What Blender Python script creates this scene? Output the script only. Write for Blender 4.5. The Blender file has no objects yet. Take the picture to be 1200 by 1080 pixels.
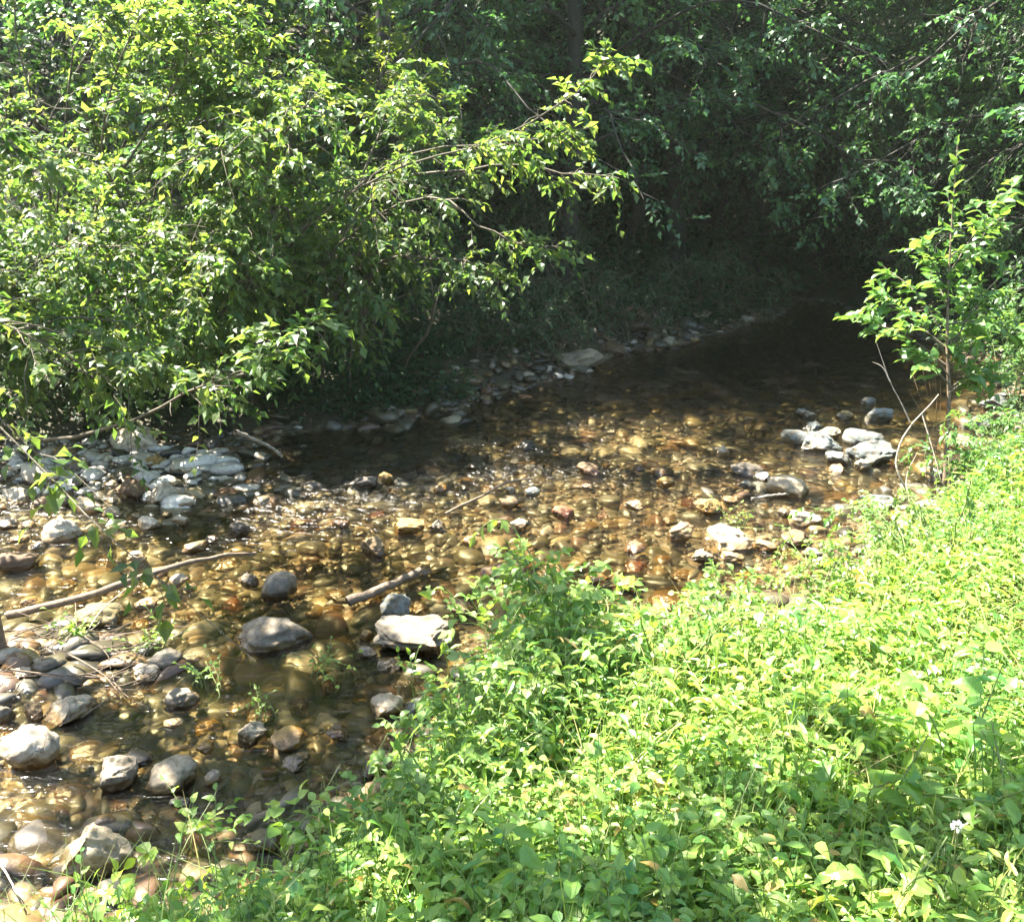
import bpy, math, random
import numpy as np
from mathutils import Vector

rng = np.random.default_rng(11)
random.seed(5)
scene = bpy.context.scene
COL = scene.collection
R = math.radians

# ------------------------------------------------------------------ camera
H, F, PITCH = 2.0, 1100.0, R(18.1)
cam_d = bpy.data.cameras.new("camera")
cam = bpy.data.objects.new("camera", cam_d)
COL.objects.link(cam)
cam.location = (0, 0, H)
cam.rotation_euler = (R(90) - PITCH, 0, 0)
cam_d.sensor_fit = 'HORIZONTAL'
cam_d.sensor_width = 36
cam_d.lens = 36 * F / 1200
cam_d.clip_start = 0.05
cam_d.clip_end = 400
scene.camera = cam
CP, SP = math.cos(PITCH), math.sin(PITCH)


def ray(px, py):
    dx, dy = (px - 600) / F, (540 - py) / F
    return np.array([dx, CP + dy * SP, -SP + dy * CP])


def at(px, py, z=0.0):
    """the point of the level z that is seen at photo pixel (px, py)"""
    d = ray(px, py)
    t = (z - H) / d[2]
    return np.array([0, 0, H]) + d * t


def atd(px, py, depth):
    return np.array([0, 0, H]) + ray(px, py) * depth


def to_px(p):
    p = np.asarray(p, float)
    q = p - np.array([0, 0, H])
    f = q[..., 1] * CP - q[..., 2] * SP
    u = q[..., 1] * SP + q[..., 2] * CP
    f = np.maximum(f, 0.05)
    return np.stack([600 + F * q[..., 0] / f, 540 - F * u / f, f], -1)


# ------------------------------------------------------------------ noise
def _hash(ix, iy, iz, s):
    h = (ix * 374761393 + iy * 668265263 + iz * 2147483647 + s * 974634777).astype(np.int64)
    h = (h ^ (h >> 13)) * 1274126177
    h = h ^ (h >> 16)
    return (h & 0xffffff) / float(0xffffff)


def vnoise(p, s=0):
    """value noise in [-1, 1] of points (n, 3)"""
    p = np.asarray(p, float)
    i = np.floor(p).astype(np.int64)
    f = p - i
    f = f * f * (3 - 2 * f)
    r = 0
    for a in (0, 1):
        for b in (0, 1):
            for c in (0, 1):
                w = (f[..., 0] if a else 1 - f[..., 0]) * (f[..., 1] if b else 1 - f[..., 1]) * (f[..., 2] if c else 1 - f[..., 2])
                r = r + w * _hash(i[..., 0] + a, i[..., 1] + b, i[..., 2] + c, s)
    return r * 2 - 1


def fbm(p, octs=4, s=0):
    r, a, q = 0, 1.0, np.asarray(p, float)
    for k in range(octs):
        r = r + a * vnoise(q, s + k)
        q = q * 2.03 + 7.1
        a *= 0.5
    return r / 1.6


def xyz(x, y, sc, z=0.0):
    return np.stack([x * sc, y * sc, np.full_like(x, z)], -1)


def unit(v):
    return v / np.maximum(np.linalg.norm(v, axis=-1, keepdims=True), 1e-9)


# ------------------------------------------------------------------ objects
def tag(o, label=None, cat=None, group=None, kind=None):
    if label: o["label"] = label
    if cat: o["category"] = cat
    if group: o["group"] = group
    if kind: o["kind"] = kind
    return o


def empty(name, loc, label=None, cat=None, group=None):
    o = bpy.data.objects.new(name, None)
    o.empty_display_size = 0.1
    o.location = [float(v) for v in loc]
    COL.objects.link(o)
    return tag(o, label, cat, group)


def raw_mesh(name, V, faces_list, mat, smooth=True, attrs=None):
    """faces_list: list of int arrays (n, k).  attrs: {name: values per face (concatenated)}"""
    V = np.asarray(V, np.float32)
    me = bpy.data.meshes.new(name)
    me.vertices.add(len(V))
    me.vertices.foreach_set("co", V.ravel())
    loops, starts, totals, s = [], [], [], 0
    for f in faces_list:
        f = np.asarray(f, np.int32)
        if not len(f): continue
        n, k = f.shape
        loops.append(f.ravel())
        starts.append(s + np.arange(n) * k)
        totals.append(np.full(n, k))
        s += n * k
    loops = np.concatenate(loops)
    starts = np.concatenate(starts).astype(np.int32)
    me.loops.add(len(loops))
    me.loops.foreach_set("vertex_index", loops.astype(np.int32))
    me.polygons.add(len(starts))
    me.polygons.foreach_set("loop_start", starts)
    me.update(calc_edges=True)
    me.polygons.foreach_set("use_smooth", np.full(len(starts), smooth, dtype=bool))
    for an, (dom, vals) in (attrs or {}).items():
        a = me.attributes.new(an, 'FLOAT', dom)
        a.data.foreach_set("value", np.asarray(vals, np.float32))
    if mat: me.materials.append(mat)
    me.validate(clean_customdata=False)
    me.update()
    return me


def link(name, me, parent=None, loc=None):
    o = bpy.data.objects.new(name, me)
    COL.objects.link(o)
    if parent: o.parent = parent
    if loc is not None: o.location = [float(v) for v in loc]
    return o


# ------------------------------------------------------------------ materials
def new_mat(name):
    m = bpy.data.materials.new(name)
    m.use_nodes = True
    nt = m.node_tree
    nt.nodes.clear()
    out = nt.nodes.new("ShaderNodeOutputMaterial")
    return m, nt, out


def N(nt, typ, **kw):
    n = nt.nodes.new("ShaderNode" + typ)
    for k, v in kw.items():
        if k in n.inputs.keys():
            n.inputs[k].default_value = v
        else:
            setattr(n, k, v)
    return n


def L(nt, a, b): nt.links.new(a, b)


def ramp(nt, fac, stops):
    n = nt.nodes.new("ShaderNodeValToRGB")
    e = n.color_ramp.elements
    while len(e) < len(stops): e.new(0.5)
    for el, (p, c) in zip(e, stops):
        el.position = p
        el.color = (*c, 1) if len(c) == 3 else c
    L(nt, fac, n.inputs[0])
    return n.outputs[0]


def noise_n(nt, vec, scale, detail=4, rough=0.55, dist=0.0):
    n = N(nt, "TexNoise")
    n.inputs["Scale"].default_value = scale
    n.inputs["Detail"].default_value = detail
    n.inputs["Roughness"].default_value = rough
    n.inputs["Distortion"].default_value = dist
    if vec is not None: L(nt, vec, n.inputs["Vector"])
    return n.outputs["Fac"]


def mixc(nt, fac, a, b, typ='MIX'):
    n = N(nt, "Mix", data_type='RGBA', blend_type=typ)
    n.clamp_factor = True
    for src, i in ((fac, 0), (a, 6), (b, 7)):
        if isinstance(src, (tuple, list)): n.inputs[i].default_value = (*src, 1)
        elif isinstance(src, (int, float)): n.inputs[i].default_value = src
        else: L(nt, src, n.inputs[i])
    return n.outputs[2]


def math_n(nt, op, a, b=None):
    n = N(nt, "Math", operation=op)
    for src, i in ((a, 0), (b, 1)):
        if src is None: continue
        if isinstance(src, (int, float)): n.inputs[i].default_value = src
        else: L(nt, src, n.inputs[i])
    return n.outputs[0]


def tone_stops(n):
    return [0, .45, .9, 1.0] if n == 4 else [i / (n - 1) for i in range(n)]


def leaf_mat(name, cols, trans, tfac=0.42, rough=0.42, spec=0.5):
    m, nt, out = new_mat(name)
    a = N(nt, "Attribute", attribute_name="tone")
    c = ramp(nt, a.outputs["Fac"], list(zip(tone_stops(len(cols)), cols)))
    t = ramp(nt, a.outputs["Fac"], list(zip(tone_stops(len(trans)), trans)))
    geo = N(nt, "NewGeometry")
    blot = noise_n(nt, geo.outputs["Position"], 60, 2)
    c = mixc(nt, 0.35, c, ramp(nt, blot, [(0.3, (0.35, 0.35, 0.3)), (0.7, (1, 1, 1))]), 'MULTIPLY')
    oi = N(nt, "ObjectInfo")
    var = ramp(nt, oi.outputs["Random"], [(0, (0.82, 0.86, 0.95)), (0.5, (1, 1, 1)), (1, (1.12, 1.02, 0.85))])
    c = mixc(nt, 1.0, c, var, 'MULTIPLY'); t = mixc(nt, 1.0, t, var, 'MULTIPLY')
    p = N(nt, "BsdfPrincipled", Roughness=rough)
    p.inputs["Specular IOR Level"].default_value = spec
    L(nt, c, p.inputs["Base Color"])
    tr = N(nt, "BsdfTranslucent")
    L(nt, t, tr.inputs["Color"])
    mx = N(nt, "MixShader")
    mx.inputs[0].default_value = tfac
    L(nt, p.outputs[0], mx.inputs[1]); L(nt, tr.outputs[0], mx.inputs[2])
    L(nt, mx.outputs[0], out.inputs["Surface"])
    return m


def bark_mat(name, c1, c2, scale=25):
    m, nt, out = new_mat(name)
    tc = N(nt, "TexCoord")
    n = noise_n(nt, tc.outputs["Object"], scale, 5, 0.6, 0.6)
    c = ramp(nt, n, [(0.3, c1), (0.7, c2)])
    p = N(nt, "BsdfPrincipled", Roughness=0.8)
    L(nt, c, p.inputs["Base Color"])
    b = N(nt, "Bump", Strength=0.5, Distance=0.01)
    L(nt, n, b.inputs["Height"]); L(nt, b.outputs[0], p.inputs["Normal"])
    L(nt, p.outputs[0], out.inputs["Surface"])
    return m


M_shrub = leaf_mat("leaf_shrub", [(0.036, 0.085, 0.022), (0.078, 0.132, 0.034), (0.145, 0.182, 0.050)],
                   [(0.11, 0.26, 0.034), (0.25, 0.40, 0.050), (0.46, 0.52, 0.070)], 0.45, 0.42, 0.38)
M_dark = leaf_mat("leaf_forest", [(0.036, 0.105, 0.042), (0.062, 0.145, 0.056), (0.100, 0.190, 0.066)],
                  [(0.09, 0.27, 0.06), (0.14, 0.34, 0.07), (0.21, 0.41, 0.08)], 0.34, 0.4)
M_shade = leaf_mat("leaf_shade_tone", [(0.014, 0.040, 0.016), (0.022, 0.056, 0.020), (0.036, 0.075, 0.026)],
                 [(0.04, 0.11, 0.03), (0.06, 0.14, 0.03), (0.09, 0.18, 0.04)], 0.28, 0.5, 0.35)  # leaf colour darkened to stand in for the deep shade of the hollow
M_willow = leaf_mat("leaf_willow", [(0.05, 0.115, 0.035), (0.075, 0.15, 0.045), (0.11, 0.18, 0.06)],
                    [(0.10, 0.24, 0.05), (0.14, 0.29, 0.06), (0.2, 0.34, 0.07)], 0.36, 0.45)
M_sapl = leaf_mat("leaf_sapling", [(0.060, 0.150, 0.035), (0.095, 0.20, 0.048), (0.15, 0.25, 0.068)],
                  [(0.17, 0.38, 0.045), (0.26, 0.46, 0.055), (0.38, 0.54, 0.075)], 0.38, 0.40)
M_herb = leaf_mat("leaf_herb", [(0.070, 0.200, 0.048), (0.190, 0.325, 0.065), (0.330, 0.405, 0.095), (0.46, 0.33, 0.09)],
                  [(0.20, 0.48, 0.05), (0.40, 0.63, 0.06), (0.60, 0.68, 0.08), (.5, .32, .08)], 0.42, 0.42)
M_bramble = leaf_mat("leaf_bramble", [(0.100, 0.200, 0.045), (0.165, 0.270, 0.060), (0.250, 0.310, 0.090)],
                     [(0.24, 0.46, 0.05), (0.38, 0.56, 0.06), (0.52, 0.62, 0.08)], 0.38, 0.45)
M_grass = leaf_mat("leaf_grass", [(0.070, 0.150, 0.025), (0.110, 0.200, 0.035), (0.40, 0.34, 0.13)],
                   [(0.18, 0.36, 0.03), (0.28, 0.46, 0.04), (0.45, 0.40, 0.12)], 0.40, 0.45)
M_petal = leaf_mat("petal_white", [(0.7, 0.7, 0.72), (0.8, 0.8, 0.8)], [(0.6, 0.6, 0.62), (0.7, 0.7, 0.7)], 0.3, 0.6)
M_bark = bark_mat("bark_grey_brown", (0.012, 0.011, 0.008), (0.040, 0.035, 0.025))
M_twig = bark_mat("bark_twig", (0.05, 0.042, 0.026), (0.125, 0.105, 0.07), 40)
M_stemg = bark_mat("stem_green", (0.10, 0.15, 0.04), (0.18, 0.22, 0.07), 40)
M_red = bark_mat("stem_reddish", (0.13, 0.085, 0.05), (0.24, 0.16, 0.10), 40)
M_dead = bark_mat("wood_bleached", (0.17, 0.14, 0.10), (0.40, 0.35, 0.28), 30)
M_brown = bark_mat("wood_brown", (0.07, 0.048, 0.030), (0.20, 0.145, 0.095), 30)


def rock_mat(name, rough):
    m, nt, out = new_mat(name)
    oi = N(nt, "ObjectInfo")
    tc = N(nt, "TexCoord")
    geo = N(nt, "NewGeometry")
    vadd = N(nt, "VectorMath", operation='ADD')
    rs = N(nt, "Vector" + "Math", operation='SCALE')
    comb = N(nt, "CombineXYZ")
    L(nt, oi.outputs["Random"], comb.inputs[0]); L(nt, oi.outputs["Random"], comb.inputs[1])
    L(nt, comb.outputs[0], rs.inputs[0]); rs.inputs["Scale"].default_value = 31.0
    L(nt, geo.outputs["Position"], vadd.inputs[0]); L(nt, rs.outputs[0], vadd.inputs[1])
    v = vadd.outputs[0]
    n1 = noise_n(nt, v, 9, 6, 0.62, 0.4)
    n2 = noise_n(nt, v, 42, 5, 0.65)
    n3 = noise_n(nt, v, 16, 3, 0.5, 1.5)
    c = mixc(nt, 0.75, oi.outputs["Color"], ramp(nt, n1, [(0.3, (0.30, 0.26, 0.20)), (0.5, (0.80, 0.77, 0.72)), (0.68, (1.2, 1.2, 1.2))]), 'MULTIPLY')
    c = mixc(nt, 0.55, c, ramp(nt, n2, [(0.3, (0.45, 0.43, 0.4)), (0.6, (1, 1, 1))]), 'MULTIPLY')
    # ochre algae and iron stain in patches
    stain = ramp(nt, n3, [(0.52, (0, 0, 0)), (0.68, (1, 1, 1))])
    c = mixc(nt, math_n(nt, 'MULTIPLY', stain, 0.6), c, (0.17, 0.115, 0.045))
    # thin dark cracks
    w = N(nt, "TexVoronoi", feature='DISTANCE_TO_EDGE'); w.inputs["Scale"].default_value = 9
    nv = N(nt, "VectorMath", operation='ADD'); L(nt, v, nv.inputs[0])
    nc = N(nt, "TexNoise"); nc.inputs["Scale"].default_value = 14; L(nt, v, nc.inputs["Vector"])
    ns = N(nt, "VectorMath", operation='SCALE'); ns.inputs["Scale"].default_value = 0.13; L(nt, nc.outputs["Color"], ns.inputs[0])
    L(nt, ns.outputs[0], nv.inputs[1]); L(nt, nv.outputs[0], w.inputs["Vector"])
    crack = ramp(nt, w.outputs["Distance"], [(0.0, (1, 1, 1)), (0.028, (0, 0, 0))])
    crk = math_n(nt, 'MULTIPLY', crack, ramp(nt, n3, [(0.40, (0, 0, 0)), (0.5, (1, 1, 1))]))
    c = mixc(nt, math_n(nt, 'MULTIPLY', crk, 0.6), c, (0.07, 0.055, 0.04))
    # wet, silt-coated band at and under the water line
    sep = N(nt, "SeparateXYZ"); L(nt, geo.outputs["Position"], sep.inputs[0])
    hz = math_n(nt, 'ADD', sep.outputs[2], math_n(nt, 'MULTIPLY', math_n(nt, 'SUBTRACT', n2, 0.5), 0.03))
    wet = ramp(nt, math_n(nt, 'MULTIPLY', hz, 20.0), [(0.45, (1, 1, 1)), (0.72, (0, 0, 0))])
    c = mixc(nt, wet, c, mixc(nt, 1.0, c, (0.52, 0.43, 0.30), 'MULTIPLY'))
    p = N(nt, "BsdfPrincipled")
    L(nt, c, p.inputs["Base Color"])
    L(nt, ramp(nt, wet, [(0, (rough,) * 3), (1, (0.22,) * 3)]), p.inputs["Roughness"])
    b = N(nt, "Bump", Strength=0.55, Distance=0.012)
    hh = math_n(nt, 'ADD', math_n(nt, 'MULTIPLY', n1, 1.4), math_n(nt, 'SUBTRACT', math_n(nt, 'MULTIPLY', n2, 0.5), math_n(nt, 'MULTIPLY', crk, 0.35)))
    L(nt, hh, b.inputs["Height"]); L(nt, b.outputs[0], p.inputs["Normal"])
    L(nt, p.outputs[0], out.inputs["Surface"])
    return m


M_rock = rock_mat("stone", 0.75)


def gravel_mat():
    m, nt, out = new_mat("gravel")
    a = N(nt, "Attribute", attribute_name="tone")
    geo = N(nt, "NewGeometry")
    c = ramp(nt, a.outputs["Fac"], [(0.0, (0.022, 0.019, 0.011)), (0.2, (0.056, 0.046, 0.022)), (0.4, (0.092, 0.078, 0.044)),
                                    (0.55, (0.085, 0.08, 0.065)), (0.7, (0.11, 0.055, 0.027)), (0.84, (0.19, 0.14, 0.055)), (0.9, (0.34, 0.30, 0.24)), (1.0, (0.66, 0.62, 0.54))])
    n1 = noise_n(nt, geo.outputs["Position"], 45, 4)
    c = mixc(nt, 0.7, c, ramp(nt, n1, [(0.3, (0.45, 0.42, 0.38)), (0.65, (1, 1, 1))]), 'MULTIPLY')
    p = N(nt, "BsdfPrincipled", Roughness=0.4)
    L(nt, c, p.inputs["Base Color"])
    b = N(nt, "Bump", Strength=0.4, Distance=0.005)
    L(nt, n1, b.inputs["Height"]); L(nt, b.outputs[0], p.inputs["Normal"])
    L(nt, p.outputs[0], out.inputs["Surface"])
    return m


def ground_mat():
    m, nt, out = new_mat("earth_and_stream_bed")
    geo = N(nt, "NewGeometry")
    v = geo.outputs["Position"]
    bed = N(nt, "Attribute", attribute_name="bed")
    vo = N(nt, "TexVoronoi"); vo.inputs["Scale"].default_value = 16
    L(nt, v, vo.inputs["Vector"])
    sc = N(nt, "SeparateColor"); L(nt, vo.outputs["Color"], sc.inputs[0])
    cb = ramp(nt, sc.outputs[0], [(0.0, (0.08, 0.052, 0.026)), (0.4, (0.17, 0.11, 0.05)), (0.7, (0.20, 0.16, 0.10)), (1, (0.28, 0.25, 0.20))])
    cb = mixc(nt, 0.8, cb, ramp(nt, vo.outputs["Distance"], [(0.25, (1, 1, 1)), (0.75, (0.25, 0.2, 0.15))]), 'MULTIPLY')
    n1 = noise_n(nt, v, 3, 5)
    n2 = noise_n(nt, v, 35, 5, 0.7)
    cs = ramp(nt, n1, [(0.3, (0.035, 0.030, 0.016)), (0.55, (0.055, 0.05, 0.022)), (0.75, (0.05, 0.075, 0.024))])
    cs = mixc(nt, 0.7, cs, ramp(nt, n2, [(0.3, (0.4, 0.38, 0.34)), (0.7, (1.3, 1.2, 1.05))]), 'MULTIPLY')
    c = mixc(nt, bed.outputs["Fac"], cs, cb)
    p = N(nt, "BsdfPrincipled", Roughness=0.75)
    L(nt, c, p.inputs["Base Color"])
    b = N(nt, "Bump", Strength=0.6, Distance=0.03)
    L(nt, n2, b.inputs["Height"]); L(nt, b.outputs[0], p.inputs["Normal"])
    L(nt, p.outputs[0], out.inputs["Surface"])
    return m


def water_mat():
    m, nt, out = new_mat("clear_brown_water")
    geo = N(nt, "NewGeometry")
    rif = N(nt, "Attribute", attribute_name="riffle")
    mp = N(nt, "Mapping")
    mp.inputs["Rotation"].default_value = (0, 0, R(-35))
    mp.inputs["Scale"].default_value = (1.0, 2.2, 1.0)
    L(nt, geo.outputs["Position"], mp.inputs["Vector"])
    a = noise_n(nt, mp.outputs[0], 11, 3, 0.5, 0.8)
    b_ = noise_n(nt, mp.outputs[0], 34, 2, 0.5, 0.5)
    h = math_n(nt, 'ADD', math_n(nt, 'MULTIPLY', a, 1.0), math_n(nt, 'MULTIPLY', b_, 0.18))
    h = math_n(nt, 'MULTIPLY', h, math_n(nt, 'ADD', math_n(nt, 'MULTIPLY', rif.outputs["Fac"], 1.0), 0.10))
    bp = N(nt, "Bump", Strength=1.0, Distance=0.028)
    L(nt, h, bp.inputs["Height"])
    fr = N(nt, "Fresnel", IOR=1.33)
    L(nt, bp.outputs[0], fr.inputs["Normal"])
    gl = N(nt, "BsdfGlossy", Roughness=0.17)
    L(nt, bp.outputs[0], gl.inputs["Normal"])
    dp = N(nt, "Attribute", attribute_name="depth")
    tint = ramp(nt, dp.outputs["Fac"], [(0.0, (0.95, 0.92, 0.82)), (0.2, (0.80, 0.74, 0.53)), (0.5, (0.48, 0.43, 0.26)), (1.0, (0.22, 0.20, 0.12))])
    t0 = N(nt, "BsdfTransparent")
    L(nt, tint, t0.inputs["Color"])
    rf = N(nt, "BsdfRefraction", IOR=1.33, Roughness=0.0)
    L(nt, tint, rf.inputs["Color"]); L(nt, bp.outputs[0], rf.inputs["Normal"])
    tr = N(nt, "MixShader"); tr.inputs[0].default_value = 0.25
    L(nt, t0.outputs[0], tr.inputs[1]); L(nt, rf.outputs[0], tr.inputs[2])
    mx = N(nt, "MixShader")
    L(nt, fr.outputs[0], mx.inputs[0]); L(nt, tr.outputs[0], mx.inputs[1]); L(nt, gl.outputs[0], mx.inputs[2])
    L(nt, mx.outputs[0], out.inputs["Surface"])
    return m


# ------------------------------------------------------------------ the stream in plan
near_px = [(60, 1100, .15), (190, 1045, .2), (330, 1015, .2), (440, 965, .2), (500, 885, .2), (545, 800, .2), (600, 735, .2),
           (655, 715, .2), (740, 760, .2), (850, 765, .2), (915, 722, .2), (985, 682, .2), (1055, 620, .2), (1105, 575, .2), (1230, 500, .2)]
near = [tuple(at(*q)[:2]) for q in near_px] + [(6.0, 8.6), (7.0, 11.0), (6.4, 13.2)]
far_px = [(1005, 372), (985, 356), (940, 352), (885, 374), (800, 400), (735, 413), (660, 437), (560, 470), (480, 490), (380, 503), (250, 512), (100, 520), (-60, 530)]
farb = [tuple(at(*q)[:2]) for q in far_px]
poly = np.array([(-9.0, -2.0), (-3.2, 0.4), (-1.9, 1.3)] + near + farb + [(-9.0, 7.2)])
# right bank of the pool inlet: pull the east end of the pool in
poly = np.array([p for p in poly if not (p[0] > 5.9)] )
east = [tuple(at(1180, 445)[:2]), tuple(at(1110, 408)[:2]), tuple(at(1050, 385)[:2])]
k_ = 3 + len(near_px)
poly = np.concatenate([poly[:k_], np.array(east), poly[k_:]])


def sdist(x, y):
    """signed distance to the stream outline, negative in the water"""
    x, y = np.asarray(x, float), np.asarray(y, float)
    wv = xyz(x, y, 1.7)
    x, y = x + .19 * fbm(wv, 3, 61), y + .19 * fbm(wv + 9.3, 3, 67)
    d = np.full(x.shape, 1e9)
    inside = np.zeros(x.shape, bool)
    n = len(poly)
    for i in range(n):
        ax, ay = poly[i]
        bx, by = poly[(i + 1) % n]
        ex, ey = bx - ax, by - ay
        t = np.clip(((x - ax) * ex + (y - ay) * ey) / (ex * ex + ey * ey), 0, 1)
        d = np.minimum(d, np.hypot(x - ax - t * ex, y - ay - t * ey))
        c = (ay > y) != (by > y)
        with np.errstate(divide='ignore', invalid='ignore'):
            inside ^= c & (x < ex * (y - ay) / (ey if ey else 1e-9) + ax)
    return np.where(inside, -d, d)


def sstep(a, b, v):
    t = np.clip((v - a) / (b - a), 0, 1)
    return t * t * (3 - 2 * t)


def is_near_bank(x, y):
    # the bank the camera stands on: right/below the stream
    return (y < 0.62 * x + 4.3) & (x > -6)


def height(x, y):
    x, y = np.asarray(x, float), np.asarray(y, float)
    d = sdist(x, y)
    p = xyz(x, y, 1.0)
    n1 = fbm(p * 0.9, 3, 3)
    n2 = fbm(p * 4.0, 3, 9)
    pool = sstep(7.2, 9.2, y) * sstep(0.0, 1.0, x)
    depth = 0.045 + (0.055 + 0.36 * pool) * sstep(0, 0.9, -d) + 0.035 * n1 + 0.015 * n2
    depth = depth - 0.035 * np.exp(-(((x - 1.9) / 1.1) ** 2 + ((y - 5.6) / 1.0) ** 2)) - 0.02 * np.exp(-(((x - .1) / 1.6) ** 2 + ((y - 5.2) / 1.0) ** 2))
    bar = np.exp(-(((x + 3.0) / 1.3) ** 2 + ((y - 5.9) / 0.75) ** 2)) + 0.9 * np.exp(-(((x + 2.0) / 0.75) ** 2 + ((y - 3.45) / 0.28) ** 2))
    depth = depth - 0.105 * np.clip(bar, 0, 1)
    zin = -depth * sstep(0, 0.15, -d) + 0.02 * (1 - sstep(0, .15, -d))
    nb = is_near_bank(x, y)
    znear = 0.02 + 0.30 * sstep(0, 0.45, d) + 0.13 * np.clip(d - 0.2, 0, 6) + 0.05 * n1 * sstep(0, 1, d)
    zfar = 0.02 + 0.22 * sstep(0, 0.7, d) + 0.10 * np.clip(d - 0.6, 0, 2) + 0.62 * np.clip(d - 2.6, 0, 15) + 0.07 * n1 * sstep(0.1, 1, d) + 0.02 * n2
    zr = np.where(nb, znear, zfar)
    return np.where(d < 0, zin, zr)


def grid_axis(lo, hi, fine_lo, fine_hi, step, grow=1.12):
    a = list(np.arange(fine_lo, fine_hi + 1e-6, step))
    s, v = step, fine_hi
    while v < hi:
        s *= grow; v += s; a.append(v)
    s, v = step, fine_lo
    while v > lo:
        s *= grow; v -= s; a.insert(0, v)
    return np.array(a)


def grid_faces(ny, nx):
    i = np.arange(ny * nx).reshape(ny, nx)
    return np.stack([i[:-1, :-1], i[:-1, 1:], i[1:, 1:], i[1:, :-1]], -1).reshape(-1, 4)


gx = grid_axis(-55, 55, -5.0, 6.0, 0.05)
gy = grid_axis(-40, 70, 0.8, 14.0, 0.05)
GX, GY = np.meshgrid(gx, gy)
GZ = height(GX.ravel(), GY.ravel())
GD = sdist(GX.ravel(), GY.ravel())
bedw = 1 - sstep(-0.08, 0.14, GD + 0.1 * fbm(xyz(GX.ravel(), GY.ravel(), 5.0), 2, 4))
me = raw_mesh("ground", np.stack([GX.ravel(), GY.ravel(), GZ], -1), [grid_faces(len(gy), len(gx))], ground_mat(), True, {"bed": ('POINT', bedw)})
tag(link("ground", me), kind='structure')

# water surface: real ripples, stronger where the stream runs shallow
wx = np.arange(-6.5, 6.3, 0.03)
wy = np.arange(0.6, 14.2, 0.03)
WX, WY = np.meshgrid(wx, wy)
x_, y_ = WX.ravel(), WY.ravel()
rif = sstep(9.2, 6.4, y_) * (0.45 + 0.75 * sstep(-0.2, 0.5, fbm(xyz(x_, y_, 0.8), 2, 21)))
rif = np.clip(rif + 1.6 * np.exp(-(((x_ + 1.1) / 0.7) ** 2 + ((y_ - 6.0) / 0.4) ** 2)) + 1.0 * np.exp(-(((x_ - .5) / 0.5) ** 2 + ((y_ - 6.0) / 0.3) ** 2)) + 0.8 * np.exp(-(((x_ + 3) / 1.2) ** 2 + ((y_ - 5.6) / 0.9) ** 2)), 0.10, 2.2) * (0.35 + 0.65 * sstep(4.2, 5.6, y_ + .25 * x_))
ca, sa = math.cos(R(35)), math.sin(R(35))
u_, v_ = x_ * ca + y_ * sa, -x_ * sa + y_ * ca     # u along the flow
wz = (0.012 * fbm(np.stack([u_ * 5, v_ * 9, 0 * u_], -1), 3, 31) + 0.006 * vnoise(np.stack([u_ * 16, v_ * 24, 0 * u_], -1), 37)) * rif
fc = grid_faces(len(wy), len(wx))
wd = sdist(x_, y_)
dep = np.clip(-height(x_, y_), 0, 0.5) / 0.5
keep = (wd[fc] < 0.12).all(1)
me = raw_mesh("water", np.stack([x_, y_, wz], -1), [fc[keep]], water_mat(), True, {"riffle": ('POINT', rif), "depth": ('POINT', dep)})
# drop unused vertices
import bmesh
bm = bmesh.new(); bm.from_mesh(me)
bmesh.ops.delete(bm, geom=[v for v in bm.verts if not v.link_faces], context='VERTS')
bm.to_mesh(me); bm.free()
tag(link("water", me), kind='structure')


# ------------------------------------------------------------------ stones
def ico(sub):
    bm = bmesh.new()
    bmesh.ops.create_icosphere(bm, subdivisions=sub, radius=1)
    V = np.array([v.co for v in bm.verts])
    Fc = np.array([[v.index for v in f.verts] for f in bm.faces])
    bm.free()
    return V, Fc


def rock_shape(V, seed, cuts, rough, lo=0.55, hi=0.92):
    r = np.random.default_rng(seed)
    P = V.copy()
    P = P * (1 + 0.22 * fbm(V * 0.9 + seed * 3.1, 2, seed))[:, None]
    for _ in range(cuts):
        n = unit(r.normal(size=3))
        d = r.uniform(lo, hi)
        over = np.maximum(P @ n - d, 0)
        P = P - (over * r.uniform(0.75, 0.98))[:, None] * n
    P = P + unit(V) * (rough * fbm(V * 3.2 + seed, 4, seed + 5))[:, None]
    P = P - (P.max(0) + P.min(0)) / 2
    return P / ((P.max(0) - P.min(0)) / 2)


I4, I3, I1 = ico(5), ico(4), ico(2)
protos = {'round': [], 'angular': [], 'flat': []}
for k in range(5):
    protos['round'].append(raw_mesh("stone", rock_shape(I3[0], 40 + k, 14, 0.17, 0.56, 0.92), [I3[1]], M_rock))
    protos['angular'].append(raw_mesh("stone", rock_shape(I4[0], 60 + k, 16, 0.17, 0.40, 0.8), [I4[1]], M_rock))
    protos['flat'].append(raw_mesh("stone", rock_shape(I3[0], 80 + k, 12, 0.13, 0.5, 0.85), [I3[1]], M_rock))

PAL = {'white': (0.66, 0.63, 0.57), 'pale': (0.50, 0.46, 0.38), 'grey': (0.27, 0.255, 0.225), 'blue-grey': (0.185, 0.235, 0.275),
       'tan': (0.34, 0.26, 0.15), 'ochre': (0.42, 0.29, 0.09), 'rusty': (0.33, 0.13, 0.055), 'olive': (0.21, 0.19, 0.085),
       'brown': (0.19, 0.125, 0.07), 'dark': (0.10, 0.095, 0.09)}
stones = []      # (object, px, py, colour, label or None, landmark)


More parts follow.
